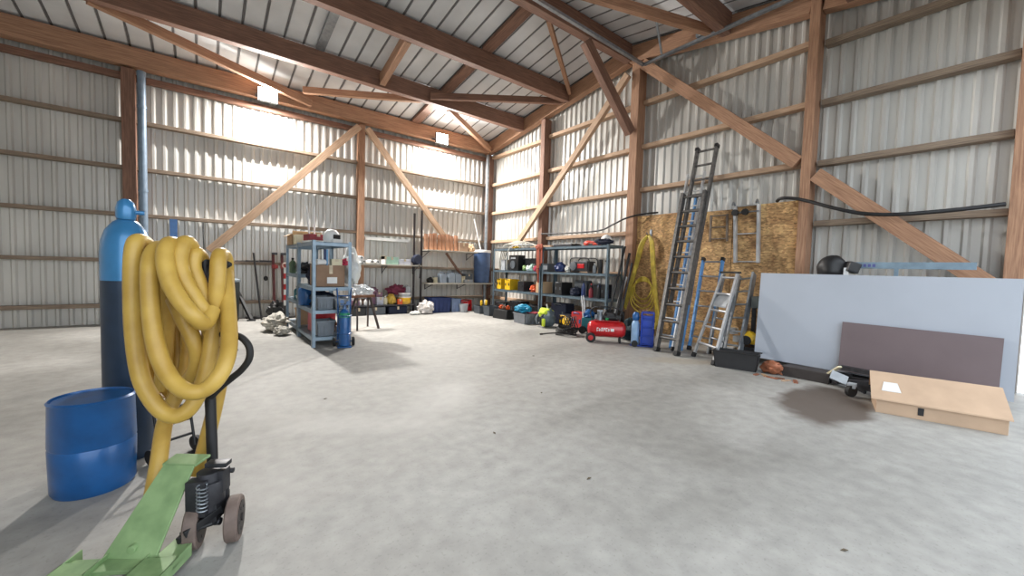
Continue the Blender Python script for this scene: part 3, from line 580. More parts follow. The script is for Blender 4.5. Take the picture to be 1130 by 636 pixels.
for z in (.2, .45, .8): mb.cyl((-.09, .11, z), (.09, .11, z), .01)
mb.tube([(-.09, .11, .5), (-.1, -.02, .5), (0, -.1, .5), (.1, -.02, .5), (.09, .11, .5)], .008, 8); mb.tube([(-.09, .11, .22), (-.1, -.02, .22), (0, -.1, .22), (.1, -.02, .22), (.09, .11, .22)], .008, 8)
mb.bb((-.1, -.1, .008), (.1, .1, .02)); mb.cyl((-.16, .12, .07), (.16, .12, .07), .009); mb.build('frame', BLUE, t, smooth=True)
for s in (-.14, .14): MB().lathe([(.02, -.018), (.065, -.02), (.07, -.012), (.07, .012), (.065, .02), (.02, .018)], (s, .12, .07), 24, (1, 0, 0)).build('wheel', RUBBER, t, smooth=True)

# trestle
t = thing('trestle', 'dark folding trestle with splayed legs beside the oxygen bottle', 'trestle', (-4.95, -2.75, 0), .25)
MB().box((0, 0, .66), (.5, .1, .05)).build('top_bar', BROWN, t, bevel=.004)
for sx in (-1, 1):
    for sy in (-1, 1): MB().bar((sx * .14, sy * .03, .64), (sx * .24, sy * .2, 0), .035, .04).build('leg', mat('dark_brown_steel', (72, 62, 58), .6), t)
bag(-4.98, -2.72, .685, (.46, .3, .22), CLEAR, 'crumpled clear plastic film lying on the dark trestle', 17, 'plastic_film', 'plastic film', .3)

# ================================================================ BACK WALL SHELVES
def plankshelf(name, label, x0, x1, y0, y1, z, m, th=.035):
    t = thing(name, label, 'shelf', ((x0 + x1) / 2, (y0 + y1) / 2, z))
    MB().bb((-(x1 - x0) / 2, -(y1 - y0) / 2, -th), ((x1 - x0) / 2, (y1 - y0) / 2, 0)).build('board', m, t, bevel=.003)
    n = max(2, int((x1 - x0) / .9) + 1); dp = min(.22, z * .2)
    for i in range(n):
        x = -(x1 - x0) / 2 + .08 + i * ((x1 - x0) - .16) / (n - 1)
        mb = MB(); mb.bb((x - .012, -(y1 - y0) / 2 + .03, -th - .02), (x + .012, (y1 - y0) / 2, -th)); mb.bb((x - .012, (y1 - y0) / 2 - .012, -th - dp), (x + .012, (y1 - y0) / 2, -th)); mb.bar((x, -(y1 - y0) / 2 + .08, -th - .015), (x, (y1 - y0) / 2 - .01, -th - dp * .9), .01, .015); mb.build('bracket', DARKSTEEL, t)
    return t
LSH = mat('light_shelf_board', (188, 182, 170), .7, 0, .08, 6)
plankshelf('wall_shelf', 'pale upper shelf on the back wall holding white paper rolls', -4.62, -2.68, -.62, -.2, 1.33, LSH)
plankshelf('wall_shelf', 'dark lowest shelf on the back wall holding tubs and bottles', -4.62, -2.92, -.7, -.25, .26, DARKSTEEL)
plankshelf('wall_shelf', 'top wooden shelf left of the corner holding upright cardboard tubes', -2.58, -.92, -.78, -.25, 1.78, LSH)
plankshelf('wall_shelf', 'middle pale shelf left of the corner holding clear water jugs', -2.5, -.2, -.84, -.3, .84, LSH)
for i, x in enumerate((-2.82, -2.6)):
    single('steel_upright', MB().bb((-.022, -.022, 0), (.022, .022, 2.78 + i * .1)), mat('dark_upright', (46, 40, 42), .6), ('left' if i == 0 else 'right') + ' one of two thin dark uprights between the back wall shelves', 'post', (x, -.42 - .0, 0))
single('white_conduit', MB().bb((-4.1, -.2, 1.97), (-2.88, -.13, 2.05)), WHITE, 'white conduit strip on the back wall above the paper rolls', 'conduit')
for i, (x, z) in enumerate(((-4.5, 0), (-4.38, 0), (-4.26, 0), (-4.44, .1), (-4.32, .1), (-4.05, 0), (-3.9, 0))):
    roll(x, -.42, 1.33 + z * .9, .055, .4, WHITE, ['white paper roll, leftmost in the stack on the pale shelf', 'white paper roll, second from the left in the bottom row', 'white paper roll, third from the left in the bottom row', 'upper left white paper roll of the stack', 'upper right white paper roll of the stack', 'white paper roll lying alone right of the stack', 'thin end white roll beside the pale green box'][i], PI / 2, group='white paper rolls')
carton(-3.5, -.42, 1.33, (.34, .28, .2), PALEG, 'pale green carton on the pale upper shelf')
carton(-3.68, -.42, 1.33, (.05, .28, .22), WHITE, 'white carton sheet standing against the pale green carton', name='white_box')
carton(-3.14, -.42, 1.33, (.34, .28, .15), LILAC, 'pale lilac carton right of the pale green one')
t = thing('work_lamp', 'round dark blue work lamp at right end of the pale shelf', 'lamp', (-2.8, -.5, 1.33), 0)
mb = MB(); mb.lathe([(.05, -.1), (.1, -.09), (.14, .0), (.145, .1), (.13, .12)], (0, 0, .15), 24, (.3, -1, .1)); mb.build('shade', NAVY, t, smooth=True)
MB().tube([(0, -.02, .04), (.04, -.15, .02), (.06, -.17, -.12), (.05, -.15, -.36)], .012, 8).build('cable', BLACK, t, smooth=True)
# low clutter
for i, x in enumerate((-4.33, -4.2, -4.13)): bottle(x, -.58 - .03 * (i == 2), .26, .035 + .008 * (i == 1), .16, WHITE, WHITE, ['white bottle, leftmost on the dark low shelf', 'white bottle, middle of three on the low shelf', 'white bottle, right of three on the low shelf'][i])
carton(-4.46, -.5, .26, (.18, .3, .12), PURP, 'mauve box at the left end of the low shelf')
carton(-4.02, -.38, .26, (.22, .2, .3), PURP, 'tall mauve box behind the white bottles on the low shelf')
carton(-3.8, -.45, .26, (.2, .24, .2), LILAC, 'lilac box on the low shelf beside the bottles')
bag(-4.2, -.4, .42, (.5, .24, .34), CLEAR, 'clear plastic sheeting heaped on the low shelf', 22, 'plastic_film', 'plastic film', .5)
bag(-3.5, -.5, .26, (.26, .26, .3), mat('mustard_bag', (204, 170, 72), .7, bump=.3), 'mustard yellow bag on the low shelf', 23, amp=.2)
bottle(-3.68, -.58, .26, .05, .24, CREAM, WHITE, 'cream bottle left of the mustard bag')
for i in range(3):
    t = thing('plastic_tub', ['yellow tub, bottom of the stack on the low shelf', 'ochre tub in the middle of the tub stack', 'pale tub on top of the tub stack'][i], 'tub', (-3.12, -.52, .26 + i * .1), 0, 'tub stack')
    MB().lathe([(.15, 0), (.17, .08), (.165, .095)], n=24).build('body', [mat('ochre_tub', (214, 168, 66)), YEL, LGREY][i], t, smooth=True); MB().lathe([(.175, .078), (.178, .098)], n=24).build('rim', [YEL, WHITE, WHITE][i], t, smooth=True)
bag(-3.3, -.4, .5, (.5, .24, .3), mat('maroon_cloth', (112, 44, 66), .9), 'maroon cloth heaped above the yellow bag', 25, 'cloth', 'cloth', .4)
for i, (x, m, lab) in enumerate(((-3.95, DGREY, 'dark grey box on the floor below the white bottles'), (-3.35, NAVY, 'dark blue box on the floor under the yellow tubs'))): carton(x, -.5, 0, (.5, .3, .2), m, lab)
carton(-4.54, -.42, .38, (.14, .2, .12), WHITE, 'white pack on top of the mauve box, far left of low shelf')
carton(-3.82, -.42, .46, (.16, .2, .12), PURP, 'small mauve box on top of the lilac box')
bag(-3.95, -.4, .56, (.26, .2, .16), PURP, 'mauve cloth heaped above the tall mauve box', 91, 'cloth', 'cloth', .3)
carton(-4.4, -.55, 0, (.34, .3, .2), BLACK, 'black box on the floor at left end under the low shelf')
jug(-3.0, -.4, .56, (.14, .18, .2), LGREY, WHITE, 'pale jug behind the tub stack on the low shelf')
carton(-3.3, -.62, .26, (.12, .1, .14), ORG, 'small orange box between mustard bag and tub stack')
toolcase(-1.0, -1.0, 0, (.26, .2, .16), BLACK, YEL, 'small black case on the floor left of the corner tote')
carton(-1.3, -.5, .84 + .0, (.12, .2, .2), CREAM, 'cream box on the middle shelf left of the grey boxes')
PB = mat('white_bag_print', (214, 208, 204), .5, 0, .2, 12, bump=.4)
bag(-2.66, -.9, 0, (.44, .36, .38), PB, 'crumpled white printed plastic bag on the floor by the blue crate', 27, 'plastic_bag', 'bag', .3, 3.)
bag(-3.0, -.95, 0, (.3, .24, .1), WCLOTH, 'flat white cloth on the floor left of the printed bag', 28, 'cloth', 'cloth', .4)
crate(-2.15, -.62, 0, (.62, .44, .42), DBLUE, 'large dark blue crate on the floor under the pale middle shelf')
crate(-1.68, -.68, 0, (.3, .36, .38), mat('pale_blue_plastic', (128, 144, 176), .4), 'pale blue tub on the floor between dark blue and red crates')
toolcase(-1.28, -.62, 0, (.36, .34, .34), RED, BLACK, 'red case on the floor under the pale middle shelf')
t = thing('bucket', 'grey bucket on the floor before the red case', 'bucket', (-1.5, -.98, 0)); MB().lathe([(.1, 0), (.13, .22), (.135, .24), (.125, .24), (.095, .01)], n=24).build('body', LGREY, t, smooth=True); MB().tube([(-.13, 0, .22), (-.1, -.06, .3), (0, -.08, .33), (.1, -.06, .3), (.13, 0, .22)], .004, 6).build('handle', GALV, t, smooth=True)
# middle shelf
for i, x in enumerate((-2.0, -1.72, -1.5)): jug(x, -.55, .84, (.2, .2, .3 + .04 * (i == 1)), mat('clear_grey_plastic', (160, 172, 186), .25, 0, .08), DBLUE, ['clear water jug, left of three on the middle shelf', 'clear water jug, middle and tallest of three', 'clear water jug, right of three on the middle shelf'][i])
t = thing('tin_can', 'yellowish paint tin on the left of the middle shelf', 'tin', (-2.22, -.55, .84)); MB().lathe([(.07, 0), (.07, .17)], n=24).build('can', CREAM, t, smooth=True); MB().lathe([(.073, .16), (.073, .175), (.06, .177)], n=24).build('lid', GALV, t, smooth=True)
bag(-2.38, -.55, .84, (.18, .2, .16), BLACK, 'small black bag on the left end of the middle shelf', 31)
carton(-1.15, -.55, .84, (.3, .2, .1), LGREY, 'low grey box on the middle shelf right of the jugs')
carton(-1.1, -.5, 1.15 - .21, (.26, .2, .17), DGREY, 'dark grey box stacked on the low grey box')
t = thing('plastic_drum', 'blue grey drum with white lid standing near the far corner', 'drum', (-.62, -.56, .84)); 
MB().lathe([(.22, 0), (.24, .02), (.25, .45), (.26, .5), (.26, .96)], n=32).build('body', mat('blue_grey_drum', (74, 98, 138), .5, 0, .12), t, smooth=True); MB().lathe([(.275, .94), (.28, .99), (.27, 1.02), (.1, 1.03)], n=32).build('lid', WHITE, t, smooth=True)
# cardboard tubes
TUBE = mat('brown_card_tube', (190, 142, 112), .8, 0, .18, 5)
names = ['leftmost', 'second', 'third', 'fourth', 'fifth', 'sixth', 'seventh', 'rightmost']
for i in range(8):
    x = -2.5 + i * .135
    t = thing('cardboard_tube', '%s of the eight brown cardboard tubes on the top shelf' % names[i], 'tube', (x + .0, -.5 - .03 * (i % 2), 1.78), 0, 'upright cardboard tubes')
    MB().lathe([(.045, .44), (.06, .44 + .02 * (i % 3)), (.062, .0), (.04, 0)], n=20).build('tube', TUBE, t, smooth=True); MB().lathe([(.046, .40), (.047, .445 + .02 * (i % 3))], n=16).build('bore', BROWN, t, smooth=True)
carton(-1.34, -.5, 1.78, (.3, .3, .26), mat('worn_carton', (168, 140, 118), .85), 'worn brown carton right of the cardboard tubes')
bag(-1.06, -.6, 1.78, (.2, .22, .24), mat('kraft_paper', (208, 176, 142), .85, bump=.3), 'crumpled kraft paper at the right of the top shelf', 33, 'kraft_paper', 'paper', .4)
beam('shelf_strut', (-1.75, -.32, 1.72), (-1.2, -.32, 1.05), .06, .06, WOOD2, 'brown diagonal strut below the top shelf near the corner', 'strut')
stick('leaning_pipe', (-.5, -.3, 1.86), (-.72, -.2, 2.85), .018, WHITE, 'thin white pipe rising behind the blue grey drum', 'pipe')

# ================================================================ RIGHT WALL SHELVING
RX0, RX1 = -.92, -.42
SH2 = mat('dark_blue_grey_shelf', (104, 122, 134), .4, .4, .12, 12)
ybay = ((-3.63, -1.6, 'left'), (-5.7, -3.67, 'right'))
def sy(y): return -1.6 + (y + 1.95) * 1.22
for y0, y1, s in ybay: shelving('metal_shelving', 'dark grey metal shelving along the right wall, %s unit' % s, 'shelving', RX0, RX1, y0, y1, (.72, 1.26, 1.86), 1.87, SH2, .055)
# floor in front
FG = mat('grey_tote', (122, 126, 132), .5, 0, .1)
crate(-1.12, -1.42, 0, (.42, .4, .22), DGREY, 'grey tote full of yellow and black tools near the far corner', -.1)
for i, (dx, dy, m) in enumerate(((-.12, -.1, YEL), (-.02, .05, BLACK), (.08, -.06, YEL), (.13, .08, CREAM))):
    t = thing('hand_tool', ['yellow handled tool at the left in the corner tote', 'black tool in the middle of the corner tote', 'yellow handled tool in the middle of the corner tote', 'cream tube in the corner tote'][i], 'tool', (-1.12 + dx, -1.42 + dy, .013)); MB().cyl((0, 0, 0), (.02, -.02, .24), .02).build('shaft', DARKSTEEL, t, smooth=True); MB().lathe([(.03, .22), (.036, .26), (.036, .34), (.02, .37)], n=12).build('grip', m, t, smooth=True)
crate(-1.2, -1.95, 0, (.34, .3, .26), DGREY, 'dark grey tote beside the black open tool bag')
t = thing('tool_bag', 'black open tool bag with orange tools before the right shelving', 'tool bag', (-1.28, -2.65, 0), .15)
mb = MB()
mb.add([(-.17, -.26, 0), (.17, -.26, 0), (.17, .26, 0), (-.17, .26, 0), (-.13, -.24, .24), (.13, -.24, .24), (.13, .24, .24), (-.13, .24, .24)], [(3, 2, 1, 0), (0, 1, 5, 4), (1, 2, 6, 5), (2, 3, 7, 6), (3, 0, 4, 7), (4, 5, 6, 7)]); mb.build('body', BLACK, t, bevel=.02)
MB().tube([(-.13, -.16, .24), (-.1, -.14, .36), (-.1, .14, .36), (-.13, .16, .24)], .012, 8).build('strap', BLACK, t, smooth=True)
for i, (dy, m) in enumerate(((-.15, ORG), (-.02, BROWN), (.12, ORG))):
    c = thing('hand_tool', ['orange tool at the near end of the black tool bag', 'brown tool in the middle of the black tool bag', 'orange tool at the far end of the black tool bag'][i], 'tool', (-1.28, -2.65 + dy, .24)); MB().blob((0, 0, .045), (.14, .1, .11), .3, 3, i).build('head', m, c, smooth=True); MB().cyl((0, 0, .05), (.06, .03, .15), .014).build('grip', BLACK, c, smooth=True)
crate(-1.33, -3.62, 0, (.42, .52, .25), FG, 'large grey tote on the floor with cyan bag on top', -.12)
bag(-1.33, -3.5, .25, (.36, .4, .2), CYAN, 'bright cyan and blue bag on the large grey tote', 41, 'plastic_bag', 'bag', .4)
single('cloth', MB().box((0, 0, .012), (.26, .3, .024)), DRB, 'dark red folded cloth on the edge of the grey tote', 'cloth', (-1.2, -3.78, .25), .1, bevel=.008)
# lime backpack sprayer
t = thing('backpack', 'lime green and grey backpack standing by the black coiled cable', 'backpack', (-1.3, -4.35, 0), -.35)
MB().blob((0, 0, .2), (.34, .44, .42), .18, 2.2, 51, 28, 18).build('body', mat('slate_grey_cloth', (88, 102, 110), .8), t, smooth=True)
MB().blob((-.03, .05, .31), (.34, .36, .24), .2, 2.4, 52, 26, 16, False).build('lime_flap', HIVIS, t, smooth=True)
MB().box((-.16, -.13, .12), (.06, .1, .18)).build('lime_pocket', HIVIS, t, bevel=.02)
MB().tube([(-.12, -.08, .3), (-.22, -.1, .22), (-.2, -.08, .08), (-.12, -.06, .04)], .022, 8).build('strap', BLACK, t, smooth=True)
MB().tube([(-.14, .12, .32), (-.24, .1, .2), (-.2, .12, .05)], .022, 8).build('strap', GREYP, t, smooth=True)
MB().tube([(.0, .02, .42), (-.02, .05, .5), (.02, .1, .5), (.02, .12, .42)], .01, 8).build('grab_handle', WHITE, t, smooth=True)
toolcase(-.98, -4.68, 0, (.3, .32, .3), DARKSTEEL, YEL, 'dark case with yellow fittings behind the backpack', -1.5)
single('work_light', MB().lathe([(.05, 0), (.09, .02), (.09, .1), (.05, .12)], (0, 0, .05), 20, (-1, 0, .2)), YEL, 'small yellow work light behind the coiled black cable', 'lamp', (-1.12, -4.82, .12), smooth=True)
toolcase(-.96, -5.02, 0, (.3, .24, .4), RED, BLUE, 'red and blue case under the right end of the shelving', -1.5)
# cable coil
mb = MB(); rnd = random.Random(3); pth = []
for i in range(90):
    a = i * .42; r = .2 + .03 * math.sin(i * 1.3); pth.append((r * math.cos(a), r * math.sin(a), .02 + .14 * (i / 90) + .02 * math.sin(i * .9)))
mb.tube(pth, .012, 8, 2); mb.tube([(.2 + .0, 0, .02), (-.1, .26, .012), (-.34, .3, .012), (-.42, .28, .014)], .01, 8); mb.cyl((-.42, .28, .014), (-.48, .28, .016), .016)
single('cable_coil', mb, RUBBER, 'coiled black cable lying on the concrete before the red compressor', 'cable', (-1.72, -5.38, 0), smooth=True)
mb = MB()
for k in range(5): mb.tube([(.2 * math.cos(a) * (1 - .08 * k), .05 * k - .1 + .04 * math.sin(a * 2), .2 + .17 * math.sin(a) * (1 - .05 * k)) for a in [j * PI / 8 for j in range(16)]], .01, 8, 2, closed=True)
single('cable_coil', mb, RUBBER, 'black cable hoop standing upright on the coiled cable', 'cable', (-1.6, -5.34, .0), .6, smooth=True)
# teal trolley pump
t = thing('pressure_washer', 'small teal and blue machine with two white handle tubes', 'pressure washer', (-1.12, -5.42, 0), .5)
mb = MB(); mb.box((0, 0, .2), (.24, .28, .26)); mb.build('housing', TEAL, t, bevel=.03); MB().blob((.0, 0, .4), (.24, .22, .2), .2, 3, 4).build('motor_cover', BLUE, t, smooth=True)
for s in (-.09, .09): MB().tube([(s, .1, .1), (s, .12, .5), (s, .16, .78)], .013, 8).build('handle_tube', WHITE, t, smooth=True)
for s in (-.15, .15): MB().lathe([(.02, -.02), (.08, -.02), (.08, .02), (.02, .02)], (s, .1, .08), 20, (1, 0, 0)).build('wheel', RUBBER, t, smooth=True)
# compressor: local x along the tank
t = thing('air_compressor', 'red air compressor with horizontal tank, silver pump and black wheels', 'compressor', (-1.62, -6.28, 0), math.radians(-50))
TR = .15
MB().lathe([(.02, -.35), (.08, -.34), (.125, -.315), (TR, -.27), (TR, .27), (.125, .315), (.08, .34), (.02, .35)], (0, 0, .24), 36, (1, 0, 0)).build('tank', RED, t, smooth=True)
mb = MB()                                                            # white lettering band of the tank, worn strokes
for i, (x, w_) in enumerate(((-.16, .03), (-.12, .025), (-.08, .03), (-.04, .028), (.0, .03), (.04, .026))):
    for dz in (-.022, 0, .022):
        if (i * 3 + int(dz * 50)) % 4: 
            a = math.radians(-22) + dz / TR; mb.box((x, -(TR + .002) * math.cos(a + .44 + .0), .24 + (TR + .002) * math.sin(a + .44) + .0), (w_, .004, .014), rx=-(a + .44) * 1.0)
    a = .05; mb.box((x - w_ * .4, -(TR + .002), .24), (.009, .004, .056))
mb.box((.1, -(TR + .001) * math.cos(.0), .245), (.06, .004, .05)); mb.build('lettering', WHITE, t)
mb = MB(); mb.box((0, 0, .395), (.46, .16, .012)); mb.box((-.3, 0, .13), (.03, .2, .1)); mb.build('mounting_plate', RED, t, bevel=.003)
mb = MB(); mb.cyl((-.13, 0, .4), (-.13, 0, .47), .05); [mb.lathe([(.052, 0), (.052, .006)], (-.13, 0, .47 + i * .012), 20) for i in range(7)]; mb.cyl((-.13, 0, .47), (-.13, 0, .56), .036); mb.box((-.13, 0, .575), (.1, .1, .03)); mb.cyl((-.2, -.03, .43), (-.2, -.03, .5), .025); mb.build('pump_head', GALV, t, smooth=True)
mb = MB(); mb.cyl((-.05, 0, .46), (.17, 0, .46), .062); mb.box((.06, 0, .51), (.12, .13, .05)); mb.cyl((.17, 0, .46), (.19, 0, .46), .066); mb.build('motor', BLACK, t, smooth=True)
mb = MB(); mb.box((.2, -.03, .47), (.08, .1, .07)); mb.cyl((.18, -.08, .47), (.18, -.1, .47), .022); mb.cyl((.23, -.08, .47), (.23, -.1, .47), .022); mb.build('pressure_switch', BLACK, t, bevel=.003)
MB().tube([(-.26, -.0, .4), (-.3, 0, .55), (-.2, 0, .64), (.1, 0, .64), (.26, 0, .58), (.3, 0, .42)], .012, 8).build('carry_handle', BLACK, t, smooth=True)
MB().cyl((0, -.07, .42), (.0, -.075, .45), .03).build('green_gauge', mat('gauge_green', (40, 140, 80)), t, smooth=True)
for s in (-1, 1):
    y = s * .16; wh = MB().lathe([(.045, -.02), (.085, -.022), (.09, -.014), (.09, .014), (.085, .022), (.045, .02)], (-.28, y, .09), 28, (0, 1, 0)).build('wheel', RUBBER, t, smooth=True)
    MB().lathe([(.008, -.024), (.046, -.022), (.046, .022), (.008, .024)], (-.28, y, .09), 20, (0, 1, 0)).build('hub', RED, wh, smooth=True)
mb = MB(); mb.box((.24, 0, .09), (.03, .2, .02)); mb.cyl((.24, -.08, 0), (.24, -.08, .12), .02); mb.cyl((.24, .08, 0), (.24, .08, .12), .02); mb.build('foot', BLACK, t, smooth=True)

# on the third (lowest) shelf
before = set(COL.objects)
toolcase(-.72, -2.1, .72, (.2, .24, .3), YEL, BLACK, 'yellow case at the left end of the lowest right shelf', -1.57)
toolcase(-.72, -2.48, .72, (.24, .34, .3), YEL, BLACK, 'bigger yellow case, second from the left on the lowest shelf', -1.57)
toolcase(-.7, -2.95, .72, (.24, .36, .26), DARKSTEEL, BLACK, 'dark case between the yellow cases and the orange one', -1.57)
bag(-.74, -3.28, .72, (.2, .2, .2), ORG, 'orange lump of material left of the light carton', 61)
carton(-.72, -3.56, .72, (.26, .32, .28), CARD, 'light brown carton on the lowest right shelf', -1.57)
toolcase(-.7, -4.1, .72, (.24, .36, .3), BLACK, DGREY, 'black case right of the light carton', -1.57)
bag(-.72, -4.45, .72, (.24, .26, .22), NAVY, 'navy cloth left of the blue bottles on lowest shelf', 63, 'cloth', 'cloth')
DB2 = mat('blue_bottle', (44, 62, 112), .35)
for i in range(6): bottle(-.78 + .14 * (i % 2), -4.68 - .09 * i, .72, .045, .36 - .05 * (i % 3), [DB2, DARKSTEEL, DRB, DB2, BLACK, DB2][i], [BLACK, RED, BLACK, WHITE, BLACK, RED][i], '%s of the spray bottles on the lowest right shelf' % ['first dark blue bottle', 'second, grey bottle with red cap', 'third, dark red bottle', 'fourth, blue bottle with white cap', 'fifth, black bottle', 'sixth, blue bottle with red cap'][i])
# second shelf
t = thing('loudspeaker', 'black boxy radio at the left of the middle right shelf', 'radio', (-.7, -2.62, 1.26), -1.57); MB().bb((-.2, -.13, 0), (.2, .13, .42)).build('body', BLACK, t, bevel=.02); MB().lathe([(.02, 0), (.1, .01), (.11, .02)], (0, -.135, .16), 24, (0, -1, 0)).build('cone', DGREY, t, smooth=True); MB().box((0, -.135, .34), (.2, .01, .05)).build('dial', LGREY, t)
carton(-.7, -2.2, 1.26, (.2, .18, .3), LGREY, 'pale upright box left of the black radio')
for i, (y, m) in enumerate(((-2.98, mat('olive_green', (120, 150, 90))), (-3.1, WHITE), (-3.22, PALEG), (-3.34, PINK))): bag(-.76, y, 1.26, (.15, .15, .16 + .05 * (i == 2)), m, ['olive green pouch on the middle right shelf', 'white pouch beside the olive one', 'pale green pouch in the pouch row', 'pink pouch at the right of the pouch row'][i], 70 + i, 'pouch', 'pouch', .25)
t = thing('drill_box', 'dark box with silver drill bits behind the orange straps', 'box', (-.66, -3.6, 1.26)); MB().bb((-.12, -.13, 0), (.12, .13, .2)).build('body', DGREY, t, bevel=.01); MB().bb((-.13, -.12, .05), (-.12, .12, .15)).build('front_label', LGREY, t)
bag(-.72, -4.02, 1.26, (.28, .3, .24), DBLUE, 'dark blue bag on the middle right shelf', 75, 'work_bag', 'bag', .2)
bag(-.76, -4.27, 1.26, (.16, .14, .16), WCLOTH, 'small white cloth right of the dark blue bag', 76, 'cloth', 'cloth')
t = thing('generator', 'black and red portable generator on the middle right shelf', 'generator', (-.7, -4.6, 1.26), -1.57)
MB().bb((-.24, -.14, .03), (.24, .14, .26)).build('engine_block', DARKSTEEL, t, bevel=.02); MB().box((.05, -.145, .15), (.2, .02, .1)).build('red_panel', RED, t, bevel=.006)
mb = MB(); 
for s in (-.14, .14): mb.tube([(-.26, s, .015), (-.27, s, .3), (0, s, .33), (.27, s, .3), (.26, s, .015)], .012, 8)
for x in (-.26, .26): mb.cyl((x, -.14, .015), (x, .14, .015), .012)
mb.build('tube_frame', BLACK, t, smooth=True); MB().lathe([(.03, 0), (.1, .01), (.1, .05), (.04, .06)], (-.16, -.13, .15), 20, (0, -1, 0)).build('recoil_cover', DGREY, t, smooth=True)
roll(-.7, -5.0, 1.26, .05, .3, BLACK, 'black upright canister right of the generator', name='canister', cat='canister', vertical=True, hole=DGREY)
bottle(-.72, -4.88, 1.26, .04, .22, LGREY, WHITE, 'pale bottle left of the black canister'); bottle(-.72, -5.14, 1.26, .05, .28, LGREY, BLACK, 'grey bottle at the right end of the middle shelf')
# top shelf
mb = MB()
for k in range(5): mb.tube([(a, b_ + .32, c) for a, b_, c in [(-.66 + .05 * k, -1.92 + .05 * k, 1.0 + .04 * k), (-.68 + .05 * k, -1.9, 1.5), (-.68 + .04 * k, -2.1 - .04 * k, 1.95 + .02 * k), (-.66, -2.5 - .12 * k, 1.99 + .012 * k), (-.62, -2.75 - .16 * k, 1.9 + .012 * k)]], .014, 8)
single('cable_bundle', mb, mat('pale_grey_cable', (176, 172, 160), .5), 'bundle of pale grey cables curving over the left end of the right shelving', 'cable', smooth=True)
single('cable', MB().tube([(-.97, -2.32, 1.28), (-.98, -2.32, 1.6), (-.95, -2.42, 1.88), (-.85, -2.8, 1.96), (-.7, -3.2, 1.93), (-.62, -3.5, 1.9)], .015, 8), mat('white_grey_cable', (196, 196, 190), .5), 'single pale cable looping down before the black radio', 'cable', smooth=True)
toolcase(-.66, -2.55, 1.86, (.14, .2, .06), YEL, BLACK, 'small yellow case on the top of the right shelving', -1.57)
t = thing('wooden_board', 'short pale wooden board on top of the right shelving behind the straps', 'board', (-.68, -3.5, 1.86), .05); MB().bb((-.15, -.38, 0), (.15, .38, .03)).build('plank', WOODP, t); MB().bb((-.1, -.3, .03), (.1, .3, .055)).build('upper_plank', WOODP, t)
toolcase(-.68, -4.15, 1.86, (.34, .6, .06), DARKSTEEL, BLACK, 'long flat dark case on top of the right shelving', 0)
t = thing('power_tool', 'red orange power tool on the right end of the shelving top', 'tool', (-.7, -4.78, 1.86), -1.5)
MB().blob((-.1, 0, .06), (.24, .12, .13), .15, 2, 3).build('motor', mat('red_orange_plastic', (214, 66, 44), .45), t, smooth=True); MB().box((.1, 0, .06), (.24, .09, .09)).build('gearbox', mat('red_orange_plastic', (214, 66, 44)), t, bevel=.015); MB().box((0, -.0, .03), (.12, .1, .05)).build('grip', BLACK, t, bevel=.01)
single('face_mask', MB().lathe([(.1, 0), (.12, .03), (.1, .1), (.05, .14)], (0, 0, .1), 24, (-.8, 0, .5)), WHITE, 'round white dust mask at the right end of the shelving top', 'mask', (-.66, -5.1, 1.86), smooth=True)
single('jacket', MB().blob((0, 0, 0), (.22, .42, .14), .35, 2.6, 83, 24, 16), NAVY, 'dark jacket thrown over the right corner of the shelving', 'jacket', (-.86, -5.16, 1.925), smooth=True)
extra = [(-.56, -2.0, .0, (.5, .3, .34), BLACK, 'black case on the floor under the left end of right shelving'), (-.56, -2.6, .0, (.5, .3, .42), DARKSTEEL, 'dark grey case on the floor under the right shelving, left middle'),
 (-.56, -3.2, 0, (.46, .3, .36), BLACK, 'black case on the floor directly behind the large grey tote'), (-.58, -4.0, 0, (.5, .3, .5), NAVY, 'tall navy case on the floor behind the lime backpack'), (-.56, -4.6, 0, (.5, .3, .36), BLACK, 'black case on the floor under the right shelving, right middle'),
 (-.56, -5.2, 0, (.46, .3, .46), DARKSTEEL, 'dark grey case on the floor behind the teal machine'), (-.54, -4.9, .72, (.5, .2, .3), BLACK, 'black case behind the spray bottles on the lowest shelf'), (-.53, -2.9, 1.26, (.7, .18, .34), DARKSTEEL, 'dark panel case behind the coloured pouches'),
 (-.54, -4.5, .72, (.36, .2, .36), DGREY, 'dark grey box behind the navy cloth on the lowest shelf')]
for x, y, z, d, m, lab in extra: toolcase(x, y, z, d, m, DGREY, lab, -1.57)
# orange ratchet straps
OS = mat('rust_orange_strap', (150, 70, 48), .8, 0, .15, 14)
mb = MB()
for k in range(5):
    y = -3.52 - .045 * k; x = -.955 - .014 * (k % 3)
    mb.bar((x, y, 1.9 + .01 * k), (x - .004, y - .02 + .02 * (k % 2), 1.22 + .06 * k), .045, .008, up=(1, 0, 0))
mb.blob((-.965, -3.61, 1.86), (.07, .28, .14), .2, 3, 2, flat=False); mb.cyl((-.97, -3.62, .98), (-.97, -3.6, 1.3), .022)
single('ratchet_straps', mb, OS, 'rust orange ratchet straps hanging from the shelving top', 'straps')
for o in COL.objects:
    if o not in before and o.parent is None and o.location.y < -1: o.location.y = sy(o.location.y)
